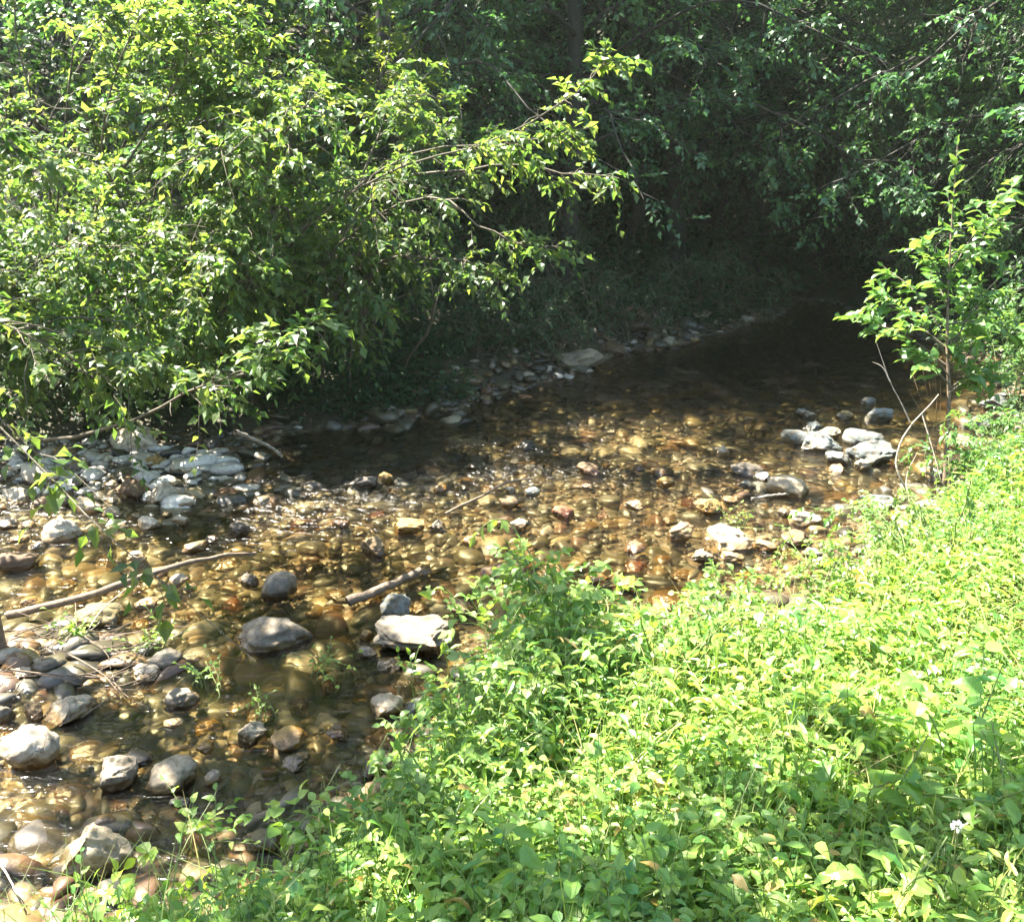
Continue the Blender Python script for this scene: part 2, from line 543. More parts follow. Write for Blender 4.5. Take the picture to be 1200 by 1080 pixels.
def add_stone(px, py, w, h, colour, label=None, landmark=None, sub=False, shape='round', yaw=None, tilt=0.0, group=None, z0=None, cat=None):
    zb = -0.09 if sub else 0.0
    c = at(px, py + 0.25 * h, zb)
    f = to_px(c)[2]
    sx = w * f / F / 2
    sy = sx * rng.uniform(0.7, 0.95)
    th = math.atan2(H, math.hypot(c[0], c[1]))
    hv = h * f / F / 2
    sz = math.sqrt(max((hv ** 2 - (sy * math.sin(th)) ** 2), 0)) / math.cos(th)
    sz = float(np.clip(sz, (0.62 if px > 900 and not sub else 0.45) * sx, 1.15 * sx))
    c = at(px, py, 0.0 if not sub else -0.05)
    g = float(height(np.array([c[0]]), np.array([c[1]]))[0])
    if sub: z = min(max(g + 0.45 * sz, -0.02 - sz * 1.0 - 0.01 * rng.random()), -0.012 - sz * 0.92)
    else: z = max(g + 0.35 * sz, 0.18 * sz)
    if z0 is not None: z = z0
    lst = protos[shape]
    o = link("stone" if w < 34 else "boulder", lst[int(rng.integers(len(lst)))], None, (c[0], c[1], z))
    sc = 1.08
    o.scale = (sx * sc, sy * sc, sz * sc)
    o.rotation_euler = (rng.uniform(-.15, .15), tilt + rng.uniform(-.1, .1), yaw if yaw is not None else rng.uniform(-.5, .5) + rng.choice([0, math.pi]))
    cc = np.array(PAL[colour]) * np.array([.70, .635, .54]) * (1.35 if colour in ('white', 'pale') and px < 240 and py < 650 else 1) * rng.uniform(0.82, 1.1)  # pale bar stones also lifted in colour for sunlight the shrubs block
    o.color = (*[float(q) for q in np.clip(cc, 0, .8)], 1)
    tag(o, label, cat or ("boulder" if w >= 34 else "stone"), group)
    stones.append([o, px, py, colour, label, landmark, sub, w])
    return o


HAND = [
 # left gravel bar
 (153, 528, 60, 38, 'white', 'rounded boulder with bleached white top at the foot of the leafy shrubs', 'white-topped boulder by the shrubs', 0, 'round'),
 (153, 580, 42, 36, 'brown', 'brown angular boulder on the glittering gravel bar below the white-topped boulder', 'brown angular boulder', 0, 'angular'),
 (190, 585, 40, 36, 'white', 'heaped white broken rock right of the brown angular boulder', 'heaped white rock', 0, 'angular'),
 (72, 628, 42, 34, 'white', 'bright white lumpy boulder at the lower edge of the gravel bar', 'white lumpy boulder', 0, 'round'),
 (20, 662, 46, 30, 'brown', 'brown boulder with white top beside the thin trunk at the left edge', 'brown boulder by the trunk', 0, 'flat'),
 (50, 562, 50, 30, 'white', 'large bleached slab in the middle of the white gravel bar', 'bleached slab', 0, 'flat'),
 (20, 585, 36, 26, 'white', 'white block at the far left of the gravel bar', 'white block at far left', 0, 'angular'),
 (105, 596, 34, 24, 'pale', 'pale flat stone between the brown angular boulder and the white lumpy boulder', None, 0, 'flat'),
 (214, 552, 34, 20, 'white', 'white stone half hidden under leaves right of the white-topped boulder', None, 0, 'flat'),
 (280, 624, 27, 26, 'dark', 'dark round stone standing alone right of the gravel bar', 'dark round stone', 0, 'round'),
 (210, 612, 22, 14, 'pale', 'small pale stone just below the heaped white rock', None, 0, 'round'),
 (357, 617, 38, 28, 'rusty', 'rusty orange boulder under shallow water right of the dark round stone', 'rusty orange boulder', 1, 'round'),
 (328, 694, 42, 38, 'grey', 'grey speckled boulder upstream of the big grey white-topped boulder', 'grey speckled boulder', 0, 'round'),
 (290, 683, 24, 22, 'grey', 'small grey pointed stone just left of the grey speckled boulder', None, 0, 'angular'),
 (322, 750, 80, 46, 'grey', 'big smooth grey boulder with pale top left of midstream', 'big smooth grey boulder', 0, 'round'),
 (117, 725, 54, 34, 'olive', 'olive grey rounded boulder in front of the long fallen branch', 'olive boulder by the branch', 0, 'round'),
 (210, 682, 20, 16, 'white', 'small white stone right of the end of the long fallen branch', None, 0, 'round'),
 (27, 790, 26, 17, 'white', 'white stone lying in the tangle of twigs', 'white stone in the twigs', 0, 'angular'),
 (79, 838, 62, 38, 'pale', 'pale brown boulder behind the big heart-shaped boulder', 'pale brown boulder', 0, 'angular'),
 (40, 838, 26, 34, 'tan', 'upright tan stone left of the pale brown boulder', None, 0, 'angular'),
 (4, 842, 24, 24, 'grey', 'grey stone cut by the left edge above the heart-shaped boulder', None, 0, 'round'),
 (35, 885, 68, 56, 'white', 'big pale heart-shaped boulder at the left', 'heart-shaped boulder', 0, 'round'),
 (171, 792, 32, 24, 'white', 'white streaked stone leaning on a grey stone beside the sprouting weeds', 'white streaked stone', 0, 'angular'),
 (194, 778, 38, 28, 'grey', 'grey stone right behind the white streaked stone', None, 0, 'round'),
 (212, 822, 40, 28, 'grey', 'dull grey boulder awash below the white streaked stone', None, 0, 'round'),
 (140, 916, 44, 48, 'grey', 'upright grey boulder with cracked white face left of the cracked round boulder', 'upright cracked boulder', 0, 'angular'),
 (202, 915, 56, 44, 'pale', 'round pale pinkish boulder with dark cracks', 'cracked round boulder', 0, 'round'),
 (204, 847, 22, 12, 'white', 'small flat white stone breaking the water above the cracked round boulder', None, 0, 'flat'),
 (296, 864, 32, 32, 'pale', 'pale lumpy stone alone in the brown run', 'pale lumpy stone', 0, 'angular'),
 (320, 930, 54, 42, 'olive', 'yellow-olive boulder under water right of the cracked round boulder', 'yellow-olive boulder', 1, 'round'),
 (398, 938, 46, 26, 'ochre', 'ochre elongated boulder under water close to the bank leaves', 'ochre elongated boulder', 1, 'flat'),
 (442, 938, 42, 40, 'tan', 'tan boulder against the bank leaves right of the ochre one', 'tan boulder at the bank', 0, 'round'),
 (250, 913, 20, 18, 'white', 'small white stone just right of the cracked round boulder', None, 0, 'round'),
 (247, 932, 22, 14, 'rusty', 'small rust red stone lower right of the cracked round boulder', None, 1, 'round'),
 (314, 884, 20, 14, 'rusty', 'small rust red stone below the pale lumpy stone', None, 1, 'round'),
 (105, 1012, 92, 80, 'pale', 'biggest pale brown boulder, half buried in bank leaves at bottom left', 'half buried boulder', 0, 'angular'),
 (121, 964, 28, 15, 'tan', 'tan stone in the water just above the half buried boulder', None, 0, 'round'),
 (28, 972, 84, 50, 'olive', 'wide olive boulder under water below the heart-shaped boulder', 'wide olive boulder', 1, 'round'),
 (82, 932, 46, 26, 'tan', 'tan boulder under water left of the upright cracked boulder', None, 1, 'round'),
 (308, 986, 46, 28, 'olive', 'mossy boulder awash at the edge of the bottom bank leaves', None, 0, 'round'),
 (404, 830, 40, 28, 'olive', 'yellowish olive boulder under water left of the pale green-grey one', None, 1, 'round'),
 (452, 830, 44, 30, 'pale', 'pale green-grey boulder awash beside the bank leaves', 'pale green-grey boulder', 0, 'round'),
 (463, 718, 36, 44, 'blue-grey', 'dark blue-grey upright smooth boulder', 'blue-grey upright boulder', 0, 'round'),
 (485, 748, 88, 38, 'grey', 'long rough light grey boulder tilted against the blue-grey one', 'long rough grey boulder', 0, 'angular'),
 (437, 646, 28, 32, 'tan', 'pointed tan stone standing out of midstream', 'pointed tan stone', 0, 'angular'),
 (480, 620, 34, 21, 'ochre', 'ochre block awash in midstream right of the pointed tan stone', 'ochre block', 0, 'angular'),
 (451, 563, 20, 17, 'ochre', 'small bright yellow stone in the dark upstream riffle', 'bright yellow stone', 0, 'round'),
 (424, 569, 38, 18, 'dark', 'dark grey boulder in the white-streaked riffle left of the yellow stone', 'dark riffle boulder', 0, 'round'),
 (515, 620, 22, 20, 'grey', 'small grey stone right of the ochre block', None, 0, 'angular'),
 (589, 673, 50, 27, 'brown', 'grey-brown boulder with pale top above the bramble tip', 'boulder above the bramble tip', 0, 'flat'),
 (598, 591, 25, 18, 'tan', 'tan stone resting against the driftwood stick', 'tan stone at the driftwood', 0, 'round'),
 (598, 577, 12, 12, 'white', 'tiny white stone on top of the driftwood pile', None, 0, 'angular'),
 (624, 580, 18, 15, 'blue-grey', 'small blue-grey stone at the right end of the driftwood stick', None, 0, 'round'),
 (607, 617, 23, 16, 'pale', 'pale beige stone below the driftwood stick', None, 0, 'angular'),
 (551, 636, 18, 13, 'ochre', 'small yellow stone left of the arching cane', None, 0, 'round'),
 (577, 643, 16, 9, 'white', 'tiny white flat stone beside the arching cane', None, 0, 'flat'),
 (660, 603, 25, 18, 'rusty', 'orange-brown stone right of the arching cane', 'orange-brown stone', 0, 'round'),
 (495, 716, 26, 20, 'tan', 'tan stone under water right of the blue-grey upright boulder', None, 1, 'round'),
 (429, 748, 15, 18, 'ochre', 'small orange stone left of the long rough grey boulder', None, 0, 'round'),
 (690, 552, 30, 18, 'brown', 'brown boulder awash in the middle of the far riffle', 'brown far-riffle stone', 0, 'round'),
 # sunny right part
 (847, 532, 18, 18, 'white', 'small pale cubic stone out of the far shallow', 'pale cubic stone', 0, 'angular'),
 (893, 562, 19, 15, 'blue-grey', 'small blue-pale stone touching the two-tone boulder', None, 0, 'round'),
 (875, 568, 20, 10, 'blue-grey', 'flat blue-grey stone left of the two-tone boulder', None, 0, 'flat'),
 (875, 552, 36, 18, 'dark', 'dark grey boulder behind the two-tone boulder', 'dark grey boulder behind', 0, 'round'),
 (922, 575, 48, 28, 'pale', 'two-tone boulder, pale tan at left and grey at right', 'two-tone boulder', 0, 'round'),
 (943, 611, 37, 19, 'white', 'smooth white oval stone below the two-tone boulder', 'white oval stone', 0, 'round'),
 (830, 598, 32, 24, 'ochre', 'warm tan block above the white split boulder', 'warm tan block', 0, 'angular'),
 (797, 628, 30, 28, 'tan', 'rough tan-grey stone left of the white split boulder', 'rough tan-grey stone', 0, 'angular'),
 (858, 634, 58, 27, 'white', 'white split boulder, brightest in the sunny shallows', 'white split boulder', 0, 'angular'),
 (824, 652, 34, 18, 'pale', 'pale rough boulder at the lower left of the white split boulder', None, 0, 'angular'),
 (858, 653, 27, 14, 'white', 'white stone just under the white split boulder', None, 0, 'round'),
 (742, 593, 22, 13, 'pale', 'pale yellow stone left of the warm tan block', 'pale yellow stone', 0, 'angular'),
 (780, 568, 21, 16, 'ochre', 'ochre pointed stone behind the pale yellow stone', None, 0, 'angular'),
 (806, 675, 34, 17, 'ochre', 'bright orange boulder below the rough tan-grey stone', 'bright orange boulder', 1, 'round'),
 (748, 665, 32, 20, 'rusty', 'rust coloured stone left of the bright orange boulder', None, 1, 'round'),
 (775, 657, 24, 16, 'ochre', 'orange stone between the rust coloured stone and the rough tan-grey stone', None, 1, 'round'),
 (937, 516, 40, 18, 'blue-grey', 'flat dark blue-grey boulder at the left of the stone pile', 'flat dark pile boulder', 0, 'flat'),
 (962, 523, 48, 22, 'blue-grey', 'blue-grey boulder in the middle of the stone pile', 'middle pile boulder', 0, 'angular'),
 (953, 503, 26, 14, 'blue-grey', 'blue-grey stone perched behind the middle of the stone pile', None, 0, 'angular'),
 (968, 511, 28, 10, 'pale', 'pale flat stone lying on top of the stone pile', None, 0, 'flat'),
 (1020, 538, 56, 38, 'blue-grey', 'largest light blue boulder of the pile by the sapling', 'largest pile boulder', 0, 'angular'),
 (1012, 519, 46, 20, 'blue-grey', 'flat light blue slab on the far side of the largest pile boulder', None, 0, 'flat'),
 (1010, 549, 18, 26, 'white', 'narrow whitish stone leaning on the largest pile boulder', None, 0, 'angular'),
 (983, 540, 30, 15, 'blue-grey', 'blue-grey stone between the middle and largest pile boulders', None, 0, 'round'),
 (982, 552, 22, 15, 'tan', 'pale tan stone in front of the stone pile', None, 0, 'angular'),
 (1018, 473, 18, 13, 'blue-grey', 'round grey stone at the farthest tip of the stone spit', None, 0, 'round'),
 (1029, 490, 33, 15, 'blue-grey', 'grey stone at the spit near the dead twigs', 'grey spit stone', 0, 'round'),
 (1030, 595, 38, 21, 'blue-grey', 'bluish white stone in the shallows left of the bleached dead stem', 'bluish white stone', 0, 'angular'),
 (1018, 625, 26, 16, 'grey', 'grey stone at the bank leaves below the bluish white stone', None, 0, 'round'),
 (932, 634, 32, 13, 'brown', 'grey-brown flat stone below the white oval stone', None, 0, 'flat'),
 (898, 641, 30, 17, 'tan', 'tan stone right of the white split boulder', None, 0, 'round'),
 (935, 680, 40, 33, 'brown', 'grey-brown boulder under water by the bank', 'sunken brown boulder', 1, 'round'),
 (975, 588, 52, 12, 'tan', 'long flat tan slab under water right of the two-tone boulder', None, 1, 'flat'),
 (923, 655, 32, 16, 'tan', 'tan stone just above the sunken brown boulder', None, 1, 'round'),
 (855, 587, 18, 10, 'pale', 'pale flat stone above the white split boulder', None, 0, 'flat'),
 (790, 706, 70, 32, 'tan', 'wide pale boulder under the clear water behind the bank leaves', 'wide sunken boulder', 1, 'flat'),
 (1165, 478, 38, 22, 'blue-grey', 'bluish boulder behind the sapling at the right', 'boulder behind the sapling', 0, 'angular'),
 (1125, 522, 34, 22, 'pale', 'pale grey boulder just right of the sapling stem', None, 0, 'round'),
 (1148, 500, 36, 20, 'blue-grey', 'bluish flat boulder between the sapling stem and the boulder behind it', None, 0, 'flat'),
 # far bank
 (676, 431, 62, 20, 'pale', 'pale flat slab at the foot of the dark far bank', 'pale far-bank slab', 0, 'flat'),
 (720, 415, 32, 18, 'brown', 'brown stone of the far bank right of the pale slab', None, 0, 'angular'),
 (817, 385, 32, 17, 'pale', 'pale block at the upper end of the far bank', 'pale upper block', 0, 'angular'),
 (838, 358, 16, 10, 'pale', 'small pale stone up the far bank above the pale block', None, 0, 'round'),
 (836, 366, 18, 10, 'pale', 'small pale stone between the pale block and the one above', None, 0, 'round'),
 (875, 379, 18, 11, 'white', 'small whitish stone at the dark end of the far bank', None, 0, 'round'),
 (722, 391, 16, 10, 'white', 'small white stone under the far bank weeds', None, 0, 'round'),
 (740, 393, 42, 20, 'brown', 'earth-brown boulder set into the far bank', 'earth-brown bank boulder', 0, 'round'),
 (562, 436, 14, 12, 'pale', 'small pale upright stone at the left of the far bank', None, 0, 'angular'),
 (618, 447, 18, 10, 'white', 'small white stone at the waterline left of the pale slab', None, 0, 'round'),
]
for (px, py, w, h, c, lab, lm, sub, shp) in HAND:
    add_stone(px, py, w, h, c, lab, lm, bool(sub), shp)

VIS = np.array([(0, 645), (0, 1000), (60, 1045), (200, 985), (300, 975), (430, 940), (480, 870), (530, 770), (590, 690), (640, 680), (740, 725), (850, 730), (930, 690),
                (1000, 640), (1050, 580), (1040, 490), (960, 478), (800, 492), (700, 505), (560, 530), (400, 565), (300, 590), (200, 610), (100, 650)], float)


def in_poly(px, py, P):
    c = False
    n = len(P)
    for i in range(n):
        (ax, ay), (bx, by) = P[i], P[(i + 1) % n]
        if (ay > py) != (by > py) and px < (bx - ax) * (py - ay) / (by - ay) + ax: c = not c
    return c


taken = [(s[1], s[2], s[7]) for s in stones]
rand_stones = []
names = ['tan', 'brown', 'ochre', 'olive', 'grey', 'rusty', 'pale', 'blue-grey', 'white', 'dark']
prob = np.array([.22, .17, .14, .13, .09, .07, .07, .04, .03, .04])


def scatter(n, region, wr, subp, pr, hold):
    tries = 0
    x0, y0 = region.min(0); x1, y1 = region.max(0)
    while n > 0 and tries < 20000:
        tries += 1
        px, py = rng.uniform(x0, x1), rng.uniform(y0, y1)
        if not in_poly(px, py, region): continue
        f = to_px(at(px, py, 0))[2]
        w = rng.uniform(*wr) * F / f
        if any((px - a) ** 2 + ((py - b) * 1.5) ** 2 < (0.42 * (w + c)) ** 2 for a, b, c in taken): continue
        c = names[int(rng.choice(len(names), p=pr / pr.sum()))]
        th = math.asin(min(1, H / math.hypot(f, H)))
        add_stone(px, py, w, w * (0.45 + 0.25 * rng.random()), c, None, None, rng.random() < subp,
                  ['round', 'round', 'angular', 'flat'][int(rng.integers(4))], rng.uniform(0, 6.28), group=hold)
        rand_stones.append(len(stones) - 1)
        taken.append((px, py, w))
        n -= 1


G1 = "cobbles lying in the shallow stream"
scatter(132, VIS, (0.06, 0.15), 0.72, prob, G1)
prw = np.array([.08, .06, .04, .02, .12, 0, .34, .04, .3, 0])
scatter(30, np.array([(0, 535), (215, 535), (235, 600), (90, 650), (0, 645)], float), (0.06, 0.16), 0.0, prw, "bleached stones of the gravel bar")
scatter(16, np.array([(520, 440), (640, 400), (740, 375), (850, 350), (890, 380), (760, 416), (660, 443), (540, 482)], float), (0.05, 0.2), 0.0, prw, "stones along the dark far bank")

# labels: each scattered stone named by a landmark it lies next to, ranked among stones of its colour
lms = [s for s in stones if s[5]]
DIRS = {'left of': lambda dx, dy: dx < 0 and abs(dx) >= abs(dy), 'right of': lambda dx, dy: dx > 0 and abs(dx) >= abs(dy),
        'beyond': lambda dx, dy: dy < 0 and abs(dy) > abs(dx), 'in front of': lambda dx, dy: dy > 0 and abs(dy) > abs(dx)}
free = set(rand_stones)
for rank, word in enumerate(['nearest', 'second-nearest', 'third-nearest', 'fourth-nearest', 'fifth-nearest']):
    for reach in (90, 180, 400):
        opts = []
        for li, lm in enumerate(lms):
            for dn, fn in DIRS.items():
                for c in names:
                    cand = [(math.hypot(stones[i][1] - lm[1], stones[i][2] - lm[2]), i) for i in range(len(stones))
                            if stones[i][3] == c and fn(stones[i][1] - lm[1], stones[i][2] - lm[2])]
                    cand.sort()
                    if len(cand) > rank and cand[rank][1] in free and cand[rank][0] < reach:
                        opts.append((cand[rank][0], cand[rank][1], lm[5], dn, c))
        opts.sort(key=lambda q: q[0])
        for dd, i, lmn, dn, c in opts:
            if i in free:
                s = stones[i]
                state = "sunken " if s[6] else ""
                kind = "cobble" if s[7] < 30 else "boulder"
                s[0]["label"] = f"{state}{c} {kind}, {word} {c} stone {dn} the {lmn}"
                free.discard(i)
for i in free:
    stones[i][0]["label"] = f"{stones[i][3]} cobble in the stream bed, one of several alike"

# loose gravel that nobody could count
def gravel_mesh():
    n = 22000
    X, Y = [], []
    while len(X) < n:
        y = 0.8 + 11.4 * rng.random(4000) ** 1.3
        x = rng.uniform(-1, 1, 4000) * (0.62 * y + 0.3)
        d = sdist(x, y)
        k = (d < 0.10) | ((d < .75) & (y > 7.4) & (x > -.9) & (rng.random(4000) < .9 - d) & ~is_near_bank(x, y)) | ((d < .30) & (rng.random(4000) < .35 * (1 - d / .3)) & ~is_near_bank(x, y))
        X += list(x[k]); Y += list(y[k])
    x, y = np.array(X[:n]), np.array(Y[:n])
    z = height(x, y)
    s = np.exp(rng.normal(math.log(0.019), 0.72, n)).clip(0.007, 0.085) * (0.75 + 0.06 * y) * (1 + .6 * np.clip(fbm(xyz(x, y, 1.4), 2, 88), -.8, 1))
    V, Fc = I1
    k = len(V)
    shapes = np.stack([rock_shape(V, 200 + q, 9, 0.16, 0.35, 0.8) for q in range(12)])
    P = shapes[rng.integers(12, size=n)]
    P = P * (s[:, None] * rng.uniform([0.8, .5, .30], [1.3, 1.0, .65], (n, 3)))[:, None, :]
    a = rng.uniform(0, 6.28, n)
    c_, s_ = np.cos(a)[:, None], np.sin(a)[:, None]
    P = np.stack([P[..., 0] * c_ - P[..., 1] * s_, P[..., 0] * s_ + P[..., 1] * c_, P[..., 2]], -1)
    P = P + np.stack([x, y, z + s * 0.25], -1)[:, None, :]
    faces = (Fc[None] + (np.arange(n) * k)[:, None, None]).reshape(-1, 3)
    tone = rng.random(n) * .93
    barw = np.exp(-(((x + 3.0) / 1.2) ** 2 + ((y - 5.7) / 0.8) ** 2)) > 0.35
    tone = np.where(barw & (rng.random(n) < 0.75), rng.uniform(0.9, 1.0, n), tone)  # bar pebbles whitened too, blocked sunlight put into their colour
    return raw_mesh("gravel", P.reshape(-1, 3), [faces], gravel_mat(), True, {"tone": ('FACE', np.repeat(tone, len(Fc)))})


tag(link("gravel", gravel_mesh()), "loose brown, ochre and pale pebbles covering the stream bed", "gravel", kind="stuff")

# ------------------------------------------------------------------ plants
LO_V = np.array([(0, 0, 0), (-.5, .42, .10), (0, 1, -.14), (.5, .42, .10), (0, .45, 0)])
LO_F = [np.array([(0, 4, 1), (1, 4, 2), (0, 3, 4), (4, 3, 2)])]
HI_V = np.array([(0, 0, 0), (-.36, .17, .06), (-.5, .42, .10), (-.33, .72, .03), (0, 1, -.16), (.33, .72, .03), (.5, .42, .10), (.36, .17, .06),
                 (0, .17, .0), (0, .42, .015), (0, .72, -.05)])
HI_F = [np.array([(0, 8, 1), (3, 10, 4), (0, 7, 8), (10, 5, 4)]), np.array([(1, 8, 9, 2), (2, 9, 10, 3), (8, 7, 6, 9), (9, 6, 5, 10)])]


def leaves_mesh(name, P, D, Nn, S, W, tone, mat, hi=False):
    D = unit(D)
    B = unit(np.cross(D, Nn))
    N2 = np.cross(B, D)
    T, Fs = (HI_V, HI_F) if hi else (LO_V, LO_F)
    curl = rng.uniform(0.3, 2.0, len(P))
    V = (P[:, None] + S[:, None, None] * (T[None, :, 0:1] * W[:, None, None] * B[:, None] + T[None, :, 1:2] * D[:, None]
         + (T[None, :, 2] * curl[:, None])[..., None] * N2[:, None]))
    off = np.arange(len(P)) * len(T)
    faces, tn = [], []
    for f in Fs:
        faces.append((f[None] + off[:, None, None]).reshape(-1, f.shape[1]))
        tn.append(np.repeat(tone, len(f)))
    return raw_mesh(name, V.reshape(-1, 3), faces, mat, False, {"tone": ('FACE', np.concatenate(tn))})


def tubes_mesh(name, sets, mat, parent=None):
    """sets: list of (polylines (n,k,3), r0 (n,), r1 (n,), sides)"""
    Vs, Fs, o = [], [], 0
    for P, r0, r1, sd in sets:
        if not len(P): continue
        n, k, _ = P.shape
        T = unit(np.gradient(P, axis=1))
        ref = np.where(np.abs(T[:, :1, 2:3]) > 0.9, np.array([1.0, 0, 0]), np.array([0, 0, 1.0]))
        A = unit(np.cross(T, np.broadcast_to(ref, T.shape)))
        B = np.cross(T, A)
        t = np.linspace(0, 1, k)
        r = r0[:, None] * (1 - t) + r1[:, None] * t
        an = np.arange(sd) * 2 * math.pi / sd
        ring = P[:, :, None] + r[:, :, None, None] * (np.cos(an)[None, None, :, None] * A[:, :, None] + np.sin(an)[None, None, :, None] * B[:, :, None])
        i = o + np.arange(n * k * sd).reshape(n, k, sd)
        j = np.roll(i, -1, axis=2)
        Fs.append(np.stack([i[:, :-1], j[:, :-1], j[:, 1:], i[:, 1:]], -1).reshape(-1, 4))
        Vs.append(ring.reshape(-1, 3))
        o += n * k * sd
    return raw_mesh(name, np.concatenate(Vs), Fs, mat, True)


def curve(pts, k=14, wob=0.0, seed=0):
    """Catmull-Rom through a few points"""
    P = np.array([np.asarray(p, float) for p in pts])
    if len(P) == 2: P = np.array([P[0], (P[0] + P[1]) / 2, P[1]])
    P = np.concatenate([[2 * P[0] - P[1]], P, [2 * P[-1] - P[-2]]])
    m = len(P) - 3
    out = []
    for t in np.linspace(0, m - 1e-6, k):
        i = int(t); f = t - i
        a, b, c, d = P[i], P[i + 1], P[i + 2], P[i + 3]
        out.append(0.5 * ((2 * b) + (c - a) * f + (2 * a - 5 * b + 4 * c - d) * f * f + (-a + 3 * b - 3 * c + d) * f ** 3))
    out = np.array(out)
    if wob:
        r = np.random.default_rng(seed)
        w = np.cumsum(r.normal(size=out.shape), 0) * wob / math.sqrt(k)
        w -= np.linspace(0, 1, k)[:, None] * w[-1]
        out = out + w
    return out


UP = np.array([0, 0, 1.0])


def children_of(P, r, per_m, tmin, tmax, lr, ang, up, droop, k=5, taper=0.45, flat=0.0):
    """polylines P (n,k0,3) with base radius r -> child polylines"""
    seg = np.linalg.norm(np.diff(P, axis=1), axis=2)
    ln = seg.sum(1)
    cnt = rng.poisson(np.maximum(per_m * ln * (tmax - tmin), 0.01))
    idx = np.repeat(np.arange(len(P)), cnt)
    m = len(idx)
    if m == 0: return np.zeros((0, k, 3)), np.zeros(0)
    t = tmin + (tmax - tmin) * rng.random(m) ** 0.85
    q = t * (P.shape[1] - 1)
    i = np.minimum(q.astype(int), P.shape[1] - 2)
    f = (q - i)[:, None]
    pos = P[idx, i] * (1 - f) + P[idx, i + 1] * f
    T = unit(P[idx, i + 1] - P[idx, i])
    rv = rng.normal(size=(m, 3)); rv[:, 2] *= (1 - flat)
    side = unit(rv - T * (rv * T).sum(1, keepdims=True))
    a = R(ang) * rng.uniform(0.6, 1.35, m)[:, None]
    d = unit(np.cos(a) * T + np.sin(a) * side + UP * up)
    Lc = rng.uniform(*lr, m) * (1 - taper * t)
    s = np.linspace(0, 1, k)[None, :, None]
    C = pos[:, None] + d[:, None] * Lc[:, None, None] * s - UP * (droop * Lc[:, None, None] * s ** 2)
    C = C + rng.normal(size=C.shape) * (0.035 * Lc[:, None, None]) * s
    return C, np.minimum(r[idx] * 0.55, 0.006 + 0.02 * Lc) * (1 - 0.5 * t)


def twig_leaves(P, n_leaf, size, width, nrm_up=1.0, spread=50, tmin=0.15, jit=0.35):
    """leaves alternate along twigs P (n,k,3)"""
    n, k, _ = P.shape
    t = np.linspace(tmin, 1.0, n_leaf)
    q = t * (k - 1)
    i = np.minimum(q.astype(int), k - 2)
    f = (q - i)[None, :, None]
    pos = P[:, i] * (1 - f) + P[:, i + 1] * f
    T = unit(P[:, i + 1] - P[:, i])
    side = unit(np.cross(T, UP + rng.normal(size=T.shape) * 0.15))
    sg = np.where(np.arange(n_leaf) % 2 == 0, 1.0, -1.0)[None, :, None] * np.where(rng.random((n, 1, 1)) < .5, 1, -1)
    a = R(spread) * rng.uniform(0.6, 1.3, (n, n_leaf, 1))
    a[:, -1] *= 0.15
    D = unit(np.cos(a) * T + np.sin(a) * side * sg + rng.normal(size=T.shape) * jit * 0.6 + np.array([0, 0, -0.12]))
    Nn = unit(UP * nrm_up + rng.normal(size=T.shape) * 0.42)
    S = size * rng.uniform(0.55, 1.2, (n, n_leaf))
    S[:, -2:] *= 0.85
    W = width * rng.uniform(0.8, 1.2, (n, n_leaf))
    tone = np.clip(rng.normal(0.45, 0.16, (n, 1)) + rng.normal(0, 0.13, (n, n_leaf)), 0, 1)
    return [v.reshape(-1, *v.shape[2:]) for v in (pos, D, Nn, S, W, tone)]


def cat_leaves(parts): return [np.concatenate([p[i] for p in parts]) for i in range(6)]


def pad(lines, k=14):
    return np.stack([curve(l, k) if len(l) != k else np.asarray(l) for l in lines])


def shrub(name, base, stems, label, cat, group=None, size=0.075, width=0.52, mat=None, bark=None, d1=11, l1=(.35, .9), d2=15, l2=(.10, .30),
          n_leaf=7, droop=0.35, r0=0.018, hi=False, up=0.15, part='foliage', tmin=0.2, stem_name='stem', nrm=1.0, flat=0.3, mid=None):
    """stems: list of world polylines, each its own part with its side branches; the leaves are one part"""
    root = empty(name, base, label, cat, group)
    b = np.asarray(base, float)
    lv = []
    for i, st in enumerate(stems):
        l1_, d1_ = l1, d1
        if isinstance(st, tuple): st, l1_, d1_ = st
        S = curve(st, 16, 0.05, 100 + i)[None] - b
        rr = np.array([r0 * rng.uniform(0.75, 1.2)])
        C1, r1 = children_of(S, rr, d1_, tmin, 1.0, l1_, 55, up, droop, 6, flat=flat)
        C2, r2 = children_of(np.concatenate([C1]), r1, d2, 0.15, 1.0, l2, 50, 0.05, droop, 4, flat=flat)
        tip = children_of(S, rr, d2, 0.55, 1.0, l2, 45, 0.1, droop, 4)
        sets = [(S, rr, rr * 0.25, 7), (C1, r1, r1 * 0.3, 4), (C2, np.minimum(r2, .0025), np.full(len(r2), .0008), 3), (tip[0], np.minimum(tip[1], .0025), np.full(len(tip[1]), .0008), 3)]
        link(stem_name, tubes_mesh(stem_name, sets, bark or M_twig), root)
        for tw in (C2, tip[0]):
            if len(tw): lv.append(twig_leaves(tw, n_leaf, size, width, nrm))
    A = cat_leaves(lv)
    link(part, leaves_mesh(part, *A, mat or M_shrub, hi), root)
    return root


def gz(x, y): return float(height(np.array([x]), np.array([y]))[0])


def gp(x, y, dz=-0.03): return np.array([x, y, gz(x, y) + dz])


def rise(base, tip, lift=0.35, n=3, sp=0.12):
    """a stem that rises from base and arches over towards tip"""
    b, t = np.asarray(base, float), np.asarray(tip, float)
    m1 = b + (t - b) * 0.3 + UP * lift * 0.8 + rng.normal(size=3) * sp
    m2 = b + (t - b) * 0.68 + UP * lift + rng.normal(size=3) * sp
    return [b, m1, m2, t]


